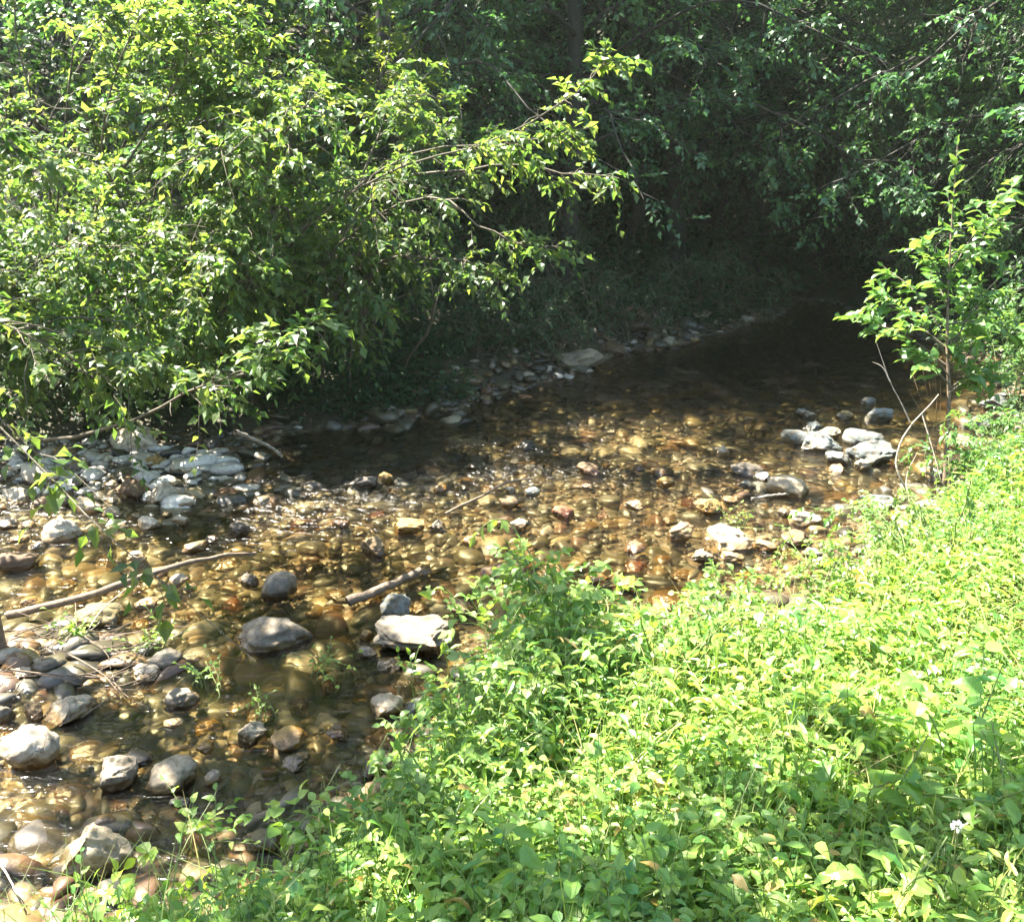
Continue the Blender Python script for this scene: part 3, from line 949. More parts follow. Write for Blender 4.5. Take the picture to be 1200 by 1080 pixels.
# ---- the sunlit shrubs on the left bank
GS = "leafy shrubs overhanging the left bank"
def targets(n, x, y, d):
    return [atd(rng.uniform(*x), rng.uniform(*y), rng.uniform(*d)) for _ in range(n)]


SH = [  # base, label, list of targets (px, py, depth) ranges
 ((-4.3, 6.6), 'sunny yellow-green shrub filling the upper left corner over the white gravel bar', [(8, (-120, 160), (-30, 330), (4.8, 6.8)), (5, (-60, 150), (300, 480), (5.3, 6.6))]),
 ((-3.1, 7.1), 'dense sunlit shrub right of the corner shrub, behind the bleached boulders', [(7, (80, 300), (-40, 280), (5.4, 7.2)), (5, (60, 270), (290, 470), (5.6, 6.8))]),
 ((-2.1, 7.5), 'bright shrub whose long branch with glowing tip reaches over the dark pool', [(8, (200, 400), (-20, 260), (5.6, 7.4)), (6, (200, 370), (260, 430), (5.8, 7.0))]),
 ((-1.3, 7.9), 'half shaded shrub with drooping sprays above the dark end of the far bank', [(6, (340, 500), (60, 260), (6.4, 7.8)), (7, (320, 440), (260, 450), (6.3, 7.4))]),
 ((-4.2, 8.8), 'tall bright shrub rising behind the sunlit ones at the top left', [(9, (40, 330), (-200, 60), (7.2, 9.0))]),
 ((-2.4, 9.2), 'tall mid green shrub behind the one with the glowing branch tip', [(9, (260, 520), (-160, 120), (8.0, 9.6))]),
]
for si, ((bx, by), lab, tg) in enumerate(SH):
    b = gp(bx, by)
    st = []
    for (n, xr, yr, dr) in tg:
        for t in targets(n, xr, yr, dr):
            s0 = b + np.array([rng.normal() * .18, rng.normal() * .18, 0.0])
            st.append(rise(s0, t, 0.30 if t[2] > 1.0 else 0.7, sp=.2))
    if si == 2:   # the long branch with the glowing tip, the low one, and the forked drooping one
        st.append(([b, atd(250, 380, 7.0), atd(420, 215, 6.4), atd(560, 165, 6.0), atd(650, 128, 5.8), atd(712, 68, 5.7)], (.10, .38), 7))
        st.append(([b, atd(330, 300, 6.8), atd(470, 180, 6.4), atd(600, 165, 6.2), atd(690, 150, 6.1)], (.10, .38), 7))
        st.append(([b, atd(400, 290, 6.9), atd(500, 236, 6.5), atd(560, 265, 6.3), atd(610, 285, 6.2), atd(655, 288, 6.15)], (.10, .38), 7))
    if si == 3:
        st.append(([b, atd(450, 240, 7.0), atd(560, 205, 6.8), atd(660, 205, 6.6), atd(735, 212, 6.5)], (.10, .38), 7))
        st.append(([b, atd(440, 310, 7.0), atd(520, 300, 6.7), atd(585, 325, 6.5)], (.10, .38), 7))
    if si == 0:
        st.append(([b, atd(70, 520, 5.6), atd(200, 478, 5.0), atd(290, 435, 4.8), atd(370, 375, 4.7)], (.10, .38), 7))
    shrub("shrub", b, st, lab, "shrub", GS, size=0.074 if si < 4 else 0.085, width=.62, d1=8.5, d2=11.5, n_leaf=7, flat=.6, r0=0.014, up=0.1, l1=(.25, 1.0), l2=(.08, .34))

# ---- near tree at the left edge: its crown hangs over the camera side and shades the near bank
tb = gp(*at(-10, 765)[:2])
tr = empty("tree", tb, "thin brown trunk at the left edge of the picture with leaves hanging over the stream", "tree")
trunk = curve([tb, tb + np.array([-.02, .02, 1.0]), tb + np.array([0.0, -.1, 2.3]), tb + np.array([.1, -.4, 3.6]), tb + np.array([.2, -.9, 5.0])], 18, 0.03)[None] - tb
link("trunk", tubes_mesh("trunk", [(trunk, np.array([0.062]), np.array([0.025]), 12)], M_brown), tr)
limbs = []
for k in range(58):
    q = trunk[0, int(rng.integers(9, 17))] + tb
    g = np.array([rng.uniform(-1.2, -.3), rng.uniform(1.15, 1.75), .3]) if k % 3 == 0 and k < 19 else np.array([rng.uniform(-.4, 1.5), rng.uniform(.9, 1.45), .55]) if k < 19 else np.array([rng.uniform(.8, 1.7), rng.uniform(1.35, 2.0), .55]) if k < 26 else np.array([rng.uniform(-1.5, .5), rng.uniform(2.3, 4.6), 0])
    if k >= 50: g = np.array([rng.uniform(-1.9, -.7), rng.uniform(1.9, 3.2), 0])
    hh = rng.uniform(2.3, 3.6) + (1.0 if k >= 26 else 0)
    tipp = g + np.array([-.48, .285, 1]) * hh
    limbs.append(curve([q, (q + tipp) / 2 + UP * 0.3, tipp], 14))
LB = np.stack(limbs) - tb
lr_ = np.full(len(LB), 0.02)
C1, r1 = children_of(LB, lr_, 9, 0.6, 1, (.2, .5), 50, 0.05, 0.2, 5)
C2, r2 = children_of(C1, r1, 14, 0.1, 1, (.12, .3), 50, 0.05, 0.3, 4)
low = [curve([tb + UP * 1.25 + np.array([0, .03, 0]), atd(60, 560, 3.5), atd(110, 612, 3.35), atd(200, 690, 3.2), atd(300, 775, 3.05)], 14),
       curve([tb + UP * 1.35, atd(30, 520, 3.6), atd(70, 540, 3.5), atd(135, 600, 3.4)], 14)]
LW = np.stack(low) - tb
lt, ltr = children_of(LW, np.array([.006, .006]), 13, 0.1, .75, (.08, .2), 60, 0, 0.3, 4)
link("branch", tubes_mesh("branch", [(LB, lr_, lr_ * .3, 6), (C1, r1, r1 * .3, 4), (C2, np.full(len(C2), .002), np.full(len(C2), .0008), 3)], M_twig), tr)
link("twig", tubes_mesh("twig", [(LW, np.array([.0045, .004]), np.array([.0012, .0012]), 5), (lt, np.full(len(lt), .0018), np.full(len(lt), .0008), 3)], M_twig), tr)
link("crown", leaves_mesh("crown", *cat_leaves([twig_leaves(C2, 6, 0.085, 0.62), twig_leaves(lt, 3, 0.085, .68)]), M_shrub, False), tr)

# ---- the wood behind: tall trees with drooping boughs, three models, copied
def forest_tree(hgt, n_limb, low_z, spread, size, mat, seed, droop, leaf_n=7, width=.6, dens=1.65, l2=(.15, .42)):
    top = np.array([rng.normal() * .4, rng.normal() * .4, hgt])
    T = curve([np.zeros(3) - UP * .3, np.array([rng.normal() * .15, rng.normal() * .15, hgt * .4]), top], 18, .08, seed)[None]
    limbs = []
    for k in range(n_limb):
        z = low_z + (hgt - low_z) * (k + rng.random()) / n_limb
        i = int(np.clip(z / hgt * 17, 1, 16))
        q = T[0, i]
        a = k * 2.399 + rng.normal() * .3
        ln = spread * (1.0 - 0.55 * (z / hgt) ** 2) * rng.uniform(.75, 1.15)
        e = q + np.array([math.cos(a) * ln, math.sin(a) * ln, rng.uniform(-.5, .5) - droop * ln * .25])
        limbs.append(curve([q, q + (e - q) * .5 + UP * (.3 + .1 * ln), e], 14, .1, seed + k))
    LB = np.stack(limbs)
    lr = np.full(n_limb, 0.034) * rng.uniform(.6, 1.1, n_limb)
    C1, r1 = children_of(LB, lr, 3.6 * dens, .12, 1, (.5, 1.4), 55, .02, droop, 6, flat=.75)
    C2, r2 = children_of(C1, r1, 5.2 * dens, .1, 1, l2, 50, 0, droop, 4, flat=.75)
    tm = tubes_mesh("trunk", [(T, np.array([.15]), np.array([.04]), 12)], M_bark)
    bm_ = tubes_mesh("branch", [(LB, lr, lr * .25, 6), (C1, np.minimum(r1, .010), r1 * .25, 4), (C2, np.full(len(C2), .003), np.full(len(C2), .001), 3)], M_bark)
    cm = leaves_mesh("crown", *twig_leaves(C2, leaf_n, size, width), mat, False)
    return tm, bm_, cm


FT = [forest_tree(9.5, 26, 2.0, 3.4, .105, M_dark, 1, .15, 6, .68), forest_tree(11.0, 28, 2.2, 3.6, .115, M_dark, 2, .2, 6, .66),
      forest_tree(8.0, 24, 1.3, 3.0, .095, M_shade, 3, .25, 6, .68), forest_tree(7.5, 26, 2.1, 3.7, .085, M_dark, 5, .2, 7, .68)]
WT = forest_tree(7.0, 30, .8, 2.6, .075, M_willow, 4, .55, 9, .42, 1.75, (.18, .45))
GT = "trees of the dark wood behind the stream"
trees = [
 (1, -4.6, 14.2, 'tall dark tree at the back of the wood above the left shrubs'),
 (0, -1.2, 13.2, 'dark leafy tree directly behind the shrub with the glowing branch tip'),
 (3, 0.6, 11.4, 'dark tree spreading its boughs over the pale slab of the far bank'),
 (3, 2.3, 13.0, 'dark tree roofing the upper end of the far bank'),
 (3, 4.9, 15.0, 'dark tree with the dim upright trunk at the head of the pool'),
 (3, 6.8, 12.0, 'blue-green tree hanging over the right side of the dark pool'),
 (1, 8.2, 15.2, 'tall tree farther right behind the pool'),
 (0, 1.2, 18.2, 'rear tree closing the gap above the middle of the wood'),
 (1, 5.2, 19.5, 'rear tree closing the gap above the head of the pool'),
 (0, -3.4, 18.0, 'rear tree at the back left of the wood'),
 (2, 9.6, 18.8, 'rear tree at the back right of the wood'),
 (2, 10.2, 13.6, 'tree at the far right edge of the wood'),
 (1, -8.4, 15.8, 'tree at the far left edge of the wood'),
 (2, -6.3, 12.2, 'tree with low boughs behind the corner shrub'),
 (0, -2.8, 11.6, 'tree with low boughs behind the sunlit left shrubs'),
 (3, -1.5, 10.9, 'tree arching its layered boughs over the near half of the dark pool'),
 (3, 5.9, 9.7, 'tree on the right bank arching its boughs over the pool behind the sapling'),
 (2, 2.0, 16.4, 'low-boughed tree closing the hollow behind the far bank'),
 (2, 3.9, 17.4, 'low-boughed tree closing the hollow behind the pool'),
 (2, 6.3, 16.9, 'low-boughed tree closing the hollow at the right of the pool'),
 (2, 0.1, 15.4, 'low-boughed tree closing the hollow behind the left shrubs'),
 (1, 3.3, 15.8, 'tall tree shading the hollow from behind'),
 (1, -0.6, 17.0, 'tall tree shading the wood left of the hollow'),
 (2, 8.4, 17.6, 'low-boughed tree behind the right bank'),
 (1, -2.3, 15.9, 'tall tree whose crown shades the slope behind the far bank'),
 (2, 1.6, 14.0, 'low-boughed tree on the slope right behind the far bank'),
 (2, 3.6, 14.6, 'low-boughed tree at the very head of the pool'),
 (1, .8, 16.6, 'tall tree in the middle of the wood above the hollow'),
 (1, 3.2, 22.5, 'rearmost tree up the slope in the middle'),
 (2, 8.2, 23.0, 'rearmost tree up the slope at the right'),
 (2, -1.6, 22.0, 'rearmost tree up the slope at the left'),
]
for (k, x, y, lab) in trees:
    r_ = empty("tree", gp(x, y), lab, "tree", GT)
    r_.rotation_euler.z = rng.uniform(0, 6.28)
    s = rng.uniform(.92, 1.1); r_.scale = (s, s, s)
    for nm, m_ in zip(("trunk", "branch", "crown"), FT[k]): link(nm, m_, r_)
for (x, y, lab, a) in [(6.6, 9.6, 'pale feathery willow leaning in from the upper right corner', .4), (6.9, 13.2, 'fine-leaved willow behind the right bank of the pool', 2.2),
                       (8.6, 11.2, 'grey-green willow farthest right behind the sapling', 4.0)]:
    r_ = empty("willow", gp(x, y), lab, "tree", "willows on the right bank")
    r_.rotation_euler.z = a
    for nm, m_ in zip(("trunk", "branch", "crown"), WT): link(nm, m_, r_)

# ---- undergrowth on the dark banks
GU = "low bushes in the shade of the far bank"
for (x, y, hh, lab) in [(-.35, 8.6, .55, 'low dark bush at the left end of the far bank'), (.45, 9.2, .6, 'dark green bush above the small pale upright stone'),
                        (1.25, 10.1, .7, 'dark bush right above the pale far-bank slab'), (2.2, 11.2, .7, 'dark bush behind the earth-brown bank boulder'),
                        (.4, 10.8, 1.0, 'taller dark bush in the second row above the pale slab'), (3.2, 13.4, .8, 'dim bush at the upper end of the far bank'),
                        (5.0, 11.0, .9, 'shaded bush on the right bank beyond the sapling'), (5.7, 9.6, .9, 'green bush on the right bank behind the sapling'),
                        (5.9, 8.6, .8, 'leafy bush at the right edge beyond the sapling'), (-1.2, 8.9, .9, 'shaded bush under the drooping sprays')]:
    b = gp(x, y)
    st = [rise(b, b + np.array([rng.normal() * .5, rng.normal() * .4, hh * rng.uniform(.6, 1.3)]), .15) for _ in range(8)]
    shrub("bush", b, st, lab, "bush", GU, size=.06, d1=9, l1=(.2, .5), d2=15, l2=(.08, .22), n_leaf=6, r0=.008, mat=M_shade if x < 4.5 else M_dark, tmin=.1)

# carpet of shaded weeds over the far bank and the slope under the wood
def far_points(n, y0, y1, thr=.06):
    X, Y = [], []
    while len(X) < n:
        y = rng.uniform(y0, y1, 4000)
        x = rng.uniform(-.62, .62, 4000) * y
        d = sdist(x, y)
        k = (d > thr + .25 * np.clip(fbm(xyz(x, y, 1.5), 2, 5), -1, 1)) & ~is_near_bank(x, y) & ((d < .8) | (thr > 0)) & ((d > .55) | (x < -.6) | (y < 7.4) | (y > 13) | (fbm(xyz(x, y, 2.2), 2, 41) > .12))
        X += list(x[k]); Y += list(y[k])
    return np.array(X[:n]), np.array(Y[:n])


def weeds(n, y0, y1, hr, nl, size, mat, thr=.06):
    x, y = far_points(n, y0, y1, thr)
    h = rng.uniform(*hr, n) * (.6 + .8 * np.clip(.5 + fbm(xyz(x, y, 1.2), 2, 15), 0, 1))
    z = height(x, y)
    a = rng.uniform(0, 6.28, (n, nl)); el = rng.normal(0, .4, (n, nl))
    D = np.stack([np.cos(a) * np.cos(el), np.sin(a) * np.cos(el), np.sin(el)], -1)
    pos = np.stack([x[:, None] + D[..., 0] * h[:, None] * .5, y[:, None] + D[..., 1] * h[:, None] * .5, z[:, None] + h[:, None] * rng.uniform(.25, 1, (n, nl))], -1)
    A = [pos, D, unit(UP + rng.normal(size=D.shape) * .4), size * rng.uniform(.6, 1.3, (n, nl)), .6 * rng.uniform(.8, 1.2, (n, nl)), np.clip(rng.normal(.45, .2, (n, nl)), 0, 1)]
    return [v.reshape(-1, *v.shape[2:]) for v in A]


tag(link("undergrowth", leaves_mesh("undergrowth", *cat_leaves([weeds(3800, 6.5, 12.5, (.12, .5), 8, .06, M_shade), weeds(5000, 12, 26, (.2, .9), 9, .13, M_shade), weeds(1500, 7.0, 13, (.05, .28), 8, .05, M_shade, -.02)]), M_shade)),
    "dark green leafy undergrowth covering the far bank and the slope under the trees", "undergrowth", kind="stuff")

# ---- sapling at the right
sb = gp(*at(1110, 560, .1)[:2])
dS = to_px(sb)[2]
sap = [[sb, atd(1112, 470, dS), atd(1110, 400, dS - .03), atd(1113, 300, dS - .05), atd(1122, 170, dS - .1)]]
for (a, b_) in [((1112, 450), (1080, 432)), ((1112, 460), (1140, 445)), ((1112, 410), (1060, 380)), ((1112, 400), (1150, 385)), ((1112, 370), (1130, 350)), ((1112, 360), (1085, 335)), ((1112, 430), (1000, 372)), ((1111, 400), (1035, 312)), ((1112, 415), (1175, 330)), ((1112, 440), (1060, 420)), ((1112, 330), (1160, 262)), ((1112, 380), (1190, 395)),
                ((1112, 350), (1075, 285)), ((1113, 300), (1150, 300)), ((1113, 455), (1165, 440)), ((1112, 400), (1125, 420)), ((1112, 420), (1030, 350)), ((1113, 320), (1190, 215))]:
    p, q = atd(*a, dS - .02), atd(*b_, dS + rng.uniform(-.35, .35))
    sap.append([p, (p + q) / 2 + UP * .06 + rng.normal(size=3) * .02, q])
rt = empty("sapling", sb, "young sunlit sapling with a thin bare stem on the right bank", "sapling")
S_ = np.stack([curve(s, 16) for s in sap]) - sb
sr = np.array([.016] + [.006] * (len(sap) - 1))
C1, r1 = children_of(S_[1:], sr[1:], 17, .25, 1, (.12, .28), 50, .1, .1, 5)
C2, r2 = children_of(S_[:1], sr[:1], 26, .42, 1, (.10, .34), 55, .15, .05, 5)
link("trunk", tubes_mesh("trunk", [(S_[:1], sr[:1], sr[:1] * .2, 8)], M_brown), rt)
link("branch", tubes_mesh("branch", [(S_[1:], sr[1:], sr[1:] * .3, 5), (C1, np.full(len(C1), .002), np.full(len(C1), .001), 3), (C2, np.full(len(C2), .002), np.full(len(C2), .001), 3)], M_twig), rt)
link("crown", leaves_mesh("crown", *cat_leaves([twig_leaves(C1, 7, .078, .6), twig_leaves(C2, 6, .075, .6), twig_leaves(S_[1:, 4:], 11, .095, .58), twig_leaves(S_[:1, 9:], 16, .075, .58), twig_leaves(S_[:1, 11:], 13, .07, .58)]), M_sapl, True), rt)

# small bushy growth round the sapling's foot and at the right edge
for (px, py, dd, n, lab, hh) in [(1150, 520, 0, 15, 'yellow-green bush around the foot of the sapling', .40), (1196, 420, .3, 10, 'bright bush at the right edge beside the sapling crown', .9),
                                 (1085, 590, -.1, 7, 'low sunlit bush under the bleached dead stem', .25), (1190, 560, -.2, 9, 'sunlit bush below the boulder behind the sapling', .35)]:
    b = gp(*at(px, py + 30, .25)[:2])
    st = [rise(b, b + np.array([rng.normal() * .28, rng.normal() * .22, hh * rng.uniform(.6, 1.25)]), .08, sp=.04) for _ in range(n)]
    shrub("bush", b, st, lab, "bush", None, size=.045, d1=12, l1=(.1, .28), d2=18, l2=(.05, .13), n_leaf=5, r0=.005, mat=M_sapl, tmin=.15, bark=M_stemg)

# reddish dry shoots and bleached dead stem left of the sapling
b = gp(*at(1085, 575, .15)[:2]); dB = to_px(b)[2]
ds = empty("dead_stem", b, "bleached crooked dead stem leaning beside the sapling", "dead stem")
main = curve([b, atd(1056, 560, dB), atd(1052, 530, dB), atd(1066, 500, dB), atd(1100, 462, dB)], 16, .01)[None] - b
sd = np.stack([curve(q, 8) for q in ([atd(1068, 498, dB), atd(1055, 470, dB), atd(1043, 447, dB), atd(1026, 398, dB)], [atd(1080, 484, dB), atd(1094, 530, dB - .05), atd(1103, 565, dB - .1)],
                                      [atd(1043, 447, dB), atd(1034, 430, dB), atd(1022, 424, dB)], [atd(1068, 598, dB - .1), atd(1062, 560, dB - .05), atd(1075, 530, dB)])]) - b
link("stem", tubes_mesh("stem", [(main, np.array([.008]), np.array([.003]), 7)], M_dead), ds)
link("branch", tubes_mesh("branch", [(sd, np.full(4, .0045), np.full(4, .0012), 6)], M_dead), ds)
b = gp(*at(1095, 540, .15)[:2]); dB = to_px(b)[2]
rs_ = empty("dry_shoots", b, "spray of thin reddish dry shoots left of the sapling stem", "dry shoots")
sh = np.stack([curve([b + rng.normal(size=3) * .02, atd(1095 + (x - 1090) * .4, 500, dB), atd(x, y, dB + rng.uniform(-.1, .1))], 10, .01, 3) for x, y in
               [(1070, 440), (1080, 425), (1087, 432), (1095, 428), (1072, 470), (1102, 440), (1064, 455)]]) - b
link("shoot", tubes_mesh("shoot", [(sh, np.full(len(sh), .0028), np.full(len(sh), .001), 4)], M_red), rs_)

# ------------------------------------------------------------------ near bank vegetation
def herb_points(n, region):
    X, Y = [], []
    (x0, x1, y0, y1) = region
    while len(X) < n:
        y = y0 + (y1 - y0) * rng.random(5000) ** 1.15
        x = rng.uniform(-1, 1, 5000) * (0.60 * y + 0.45) + 0.1
        d = sdist(x, y)
        k = (d > 0.0) & is_near_bank(x, y) & (x > x0) & (x < x1)
        X += list(x[k]); Y += list(y[k])
    return np.array(X[:n]), np.array(Y[:n])


def herbs(n, region, hmin, hmax, n_leaf, size, width, mat, name, tilt=.35, tone0=.45, patch=2.2, hi=True):
    x, y = herb_points(n, region)
    z = height(x, y)
    cl = fbm(xyz(x, y, patch), 3, 51)                     # clumps: taller and shorter growth
    edge = sstep(0.0, .3, sdist(x, y))
    hgt = (hmin + (hmax - hmin) * np.clip(.5 + .7 * cl, 0, 1)) * rng.uniform(.6, 1.15, n) * (.45 + .55 * edge)
    lean = rng.normal(size=(n, 2)) * tilt * .5
    # growth leans out over the water at the edge
    B = np.stack([x, y, z - .02], -1)
    s = np.linspace(0, 1, 4)[None, :, None]
    tipv = np.stack([lean[:, 0] * hgt, lean[:, 1] * hgt, hgt], -1)
    P = B[:, None] + tipv[:, None] * s + rng.normal(size=(n, 4, 3)) * .012 * s
    lf = []
    t = np.linspace(.35, 1, n_leaf)
    q = t * 3; i = np.minimum(q.astype(int), 2); f = (q - i)[None, :, None]
    pos = P[:, i] * (1 - f) + P[:, i + 1] * f
    ang = rng.uniform(0, 6.28, (n, 1)) + np.arange(n_leaf)[None] * 2.4 + rng.normal(size=(n, n_leaf)) * .3
    el = rng.normal(.05, .32, (n, n_leaf))
    D = np.stack([np.cos(ang) * np.cos(el), np.sin(ang) * np.cos(el), np.sin(el)], -1)
    Nn = unit(UP + np.array([-.15, .05, 0]) + rng.normal(size=D.shape) * .28)
    S = size * rng.uniform(.55, 1.25, (n, n_leaf)) * rng.uniform(.75, 1.2, (n, 1))
    pos = pos + D * (S * .25)[..., None]
    S = S * (1 + .45 * np.clip(fbm(xyz(x, y, 3.1), 2, 33), -1, 1))[:, None]
    W = width * rng.uniform(.75, 1.25, (n, n_leaf))
    cc = fbm(xyz(x, y, 1.3), 2, 77)
    tone = np.clip(tone0 + .25 * cc[:, None] + rng.normal(0, .12, (n, 1)) + rng.normal(0, .12, (n, n_leaf)), 0, .9)
    tone = np.where(rng.random(tone.shape) < .022, 1.0, tone)
    A = [v.reshape(-1, *v.shape[2:]) for v in (pos, D, Nn, S, W, tone)]
    return A, P


A1, P1 = herbs(7500, (-2.2, 6, .95, 8.4), .05, .26, 9, .029, .62, M_herb, "h")
A2, P2 = herbs(2300, (-2.2, 6, .95, 8.0), .10, .31, 9, .042, .48, M_herb, "h", tone0=.35)
A4, P4 = herbs(2600, (-2.2, 6, .95, 8.0), .12, .34, 8, .050, .26, M_herb, 'h', tone0=.5, patch=1.1)
A5, P5 = herbs(260, (-2.2, 6, .95, 7.0), .12, .30, 5, .055, .8, M_herb, 'h', tone0=.3)
A5[5] = np.minimum(A5[5], .8)
A3, P3 = herbs(4500, (-2.2, 6, .95, 8.4), .02, .14, 8, .022, .8, M_herb, "h", tone0=.6)
gcov = leaves_mesh("ground_cover", *cat_leaves([A1, A2, A3, A4, A5]), M_herb, True)
go = tag(link("ground_cover", gcov), "bright yellow-green carpet of small leafy herbs covering the near bank", "ground cover", kind="stuff")
PP = np.concatenate([P1, P2, P3, P4, P5])
link("stem", tubes_mesh("stem", [(PP, np.full(len(PP), .0016), np.full(len(PP), .0008), 3)], M_stemg), go)["kind"] = "stuff"


def blades(B, h, lean, w, k=5):
    """grass blades from base points"""
    n = len(B)
    a = rng.uniform(0, 6.28, n)
    dirv = np.stack([np.cos(a), np.sin(a), np.zeros(n)], -1)
    side = np.stack([-np.sin(a), np.cos(a), np.zeros(n)], -1)
    s = np.linspace(0, 1, k)
    c = B[:, None] + UP * (h[:, None] * (s - .25 * lean[:, None] * s ** 2))[..., None] + dirv[:, None] * (h[:, None] * lean[:, None] * s[None] ** 2)[..., None]
    ww = (w[:, None] * (1 - s[None] ** 2 * .95) / 2)[..., None]
    V = np.stack([c - side[:, None] * ww, c + side[:, None] * ww], 2)
    i = np.arange(n * k * 2).reshape(n, k, 2)
    Fq = np.stack([i[:, :-1, 0], i[:, :-1, 1], i[:, 1:, 1], i[:, 1:, 0]], -1).reshape(-1, 4)
    return V.reshape(-1, 3), Fq, np.repeat(np.clip(rng.normal(.45, .2, n), 0, 1), k - 1)


x, y = herb_points(5200, (-1.5, 6, .95, 7.5))
gk = fbm(xyz(x, y, 1.6), 2, 91) > -.25
x, y = x[gk], y[gk]
V, Fq, tn = blades(np.stack([x, y, height(x, y) - .02], -1), rng.uniform(.12, .42, len(x)), rng.uniform(.1, .9, len(x)), rng.uniform(.002, .006, len(x)))
tag(link("grass", raw_mesh("grass", V, [Fq], M_grass, True, {"tone": ('FACE', tn)})), "thin grass blades growing through the leafy carpet", "grass", kind="stuff")


x, y = herb_points(900, (.1, 3, 1.5, 4.5))
V, Fq, tn = blades(np.stack([x, y, height(x, y) + .05], -1), rng.uniform(.08, .25, len(x)), rng.uniform(.6, 1.6, len(x)), rng.uniform(.002, .005, len(x)))
tag(link("dry_grass", raw_mesh("dry_grass", V, [Fq], M_grass, True, {"tone": ('FACE', 0 * tn + .95)})), "straw coloured dry grass tangled in the sunny middle of the carpet", "dry grass", kind="stuff")


def tuft(px, py, n, hr, lab, z=.45, spread=.05):
    b = gp(*at(px, py, z)[:2])
    B = np.stack([rng.normal(size=n) * spread, rng.normal(size=n) * spread, np.zeros(n)], -1)
    V, Fq, tn = blades(B, rng.uniform(*hr, n), rng.uniform(.1, .8, n), rng.uniform(.004, .008, n), 7)
    o = link("grass_tuft", raw_mesh("grass_tuft", V, [Fq], M_grass, True, {"tone": ('FACE', tn)}), None, b)
    tag(o, lab, "grass tuft", "grass tufts on the near bank")


tuft(900, 1000, 26, (.2, .45), 'upright grass tuft in the shade below the sunny patch, left of the tall herbs')
tuft(985, 985, 18, (.2, .42), 'grass tuft just right of the upright one in the lower shade')
tuft(1165, 1010, 22, (.2, .45), 'grass tuft at the lower right corner')
tuft(1070, 800, 20, (.15, .36), 'sunlit grass tuft between the tall herbs at right')
tuft(690, 900, 18, (.12, .28), 'short grass tuft in the brightest middle of the near bank')
tuft(1000, 720, 20, (.12, .3), 'grass tuft by the shaded hollow near the water')
tuft(232, 625, 14, (.06, .14), 'small yellow grass tuft growing at the gravel bar', z=0, spread=.03)


def bramble(px, py, z, n, rad, hh, lab, size=.05, name="bramble", cat="bramble", mat=None, extra=()):
    b = gp(*at(px, py, z)[:2])
    st = []
    for k in range(n):
        a = rng.uniform(0, 6.28)
        rr = rad * math.sqrt(rng.random())
        t = b + np.array([math.cos(a) * rr, math.sin(a) * rr, hh * rng.uniform(.45, 1.1) * (1.1 - .5 * rr / rad)])
        st.append(rise(b + np.array([math.cos(a), math.sin(a), 0]) * rr * .3, t, hh * .35, sp=.03))
    for e in extra: st.append([b] + list(e))
    return shrub(name, b, st, lab, cat, None, size=size, width=.72, mat=mat or M_bramble, bark=M_stemg, d1=11, l1=(.10, .26), d2=18, l2=(.05, .12), n_leaf=4, r0=.004, hi=True, tmin=.2, up=.2, droop=.2)


d0 = 3.9
bramble(655, 800, .3, 24, .42, .31, 'sunlit bramble mound jutting into the stream at the middle', .044)
bramble(590, 870, .35, 12, .33, .30, 'sunny bramble on the left flank of the mound', .038)
bramble(760, 820, .35, 13, .38, .30, 'sunny bramble to the right of the mound by the clear pool', .038)
bramble(880, 780, .3, 13, .36, .30, 'green bramble at the water edge below the wide sunken boulder', .036)
bramble(990, 720, .3, 15, .40, .32, 'shaded green bramble at the water edge left of the grey bank stone', .028)
bramble(1090, 680, .3, 16, .45, .32, 'low green bramble slope below the dead stem', .030)
bramble(500, 960, .35, 12, .30, .24, 'small leafy bramble at the left water edge of the near bank', .036)
bramble(330, 1050, .35, 14, .34, .26, 'dark green broad-leaved clump at the bottom left', .046, "herb_clump", "herb", M_herb)
bramble(215, 1075, .3, 10, .24, .22, 'dark green leafy clump over the half buried boulder', .042, "herb_clump", "herb", M_herb)

# arching cane with a few hanging leaves over the water
b = gp(*at(632, 740, .3)[:2])
dC = to_px(b)[2]
cane = curve([b, atd(627, 672, dC), atd(612, 635, dC - .02), atd(594, 610, dC - .05), atd(572, 612, dC - .1), atd(556, 628, dC - .12)], 18)[None] - b
ct = empty("arching_cane", b, "thin arching cane with a few drooping leaves above the bramble mound", "cane")
link("stem", tubes_mesh("stem", [(cane, np.array([.004]), np.array([.0014]), 6)], M_stemg), ct)
A = twig_leaves(cane[:, 9:], 8, .055, .5, spread=60)
A[1] = unit(A[1] + np.array([0, 0, -.8]))
link("leaf", leaves_mesh("leaf", *A, M_bramble, True), ct)

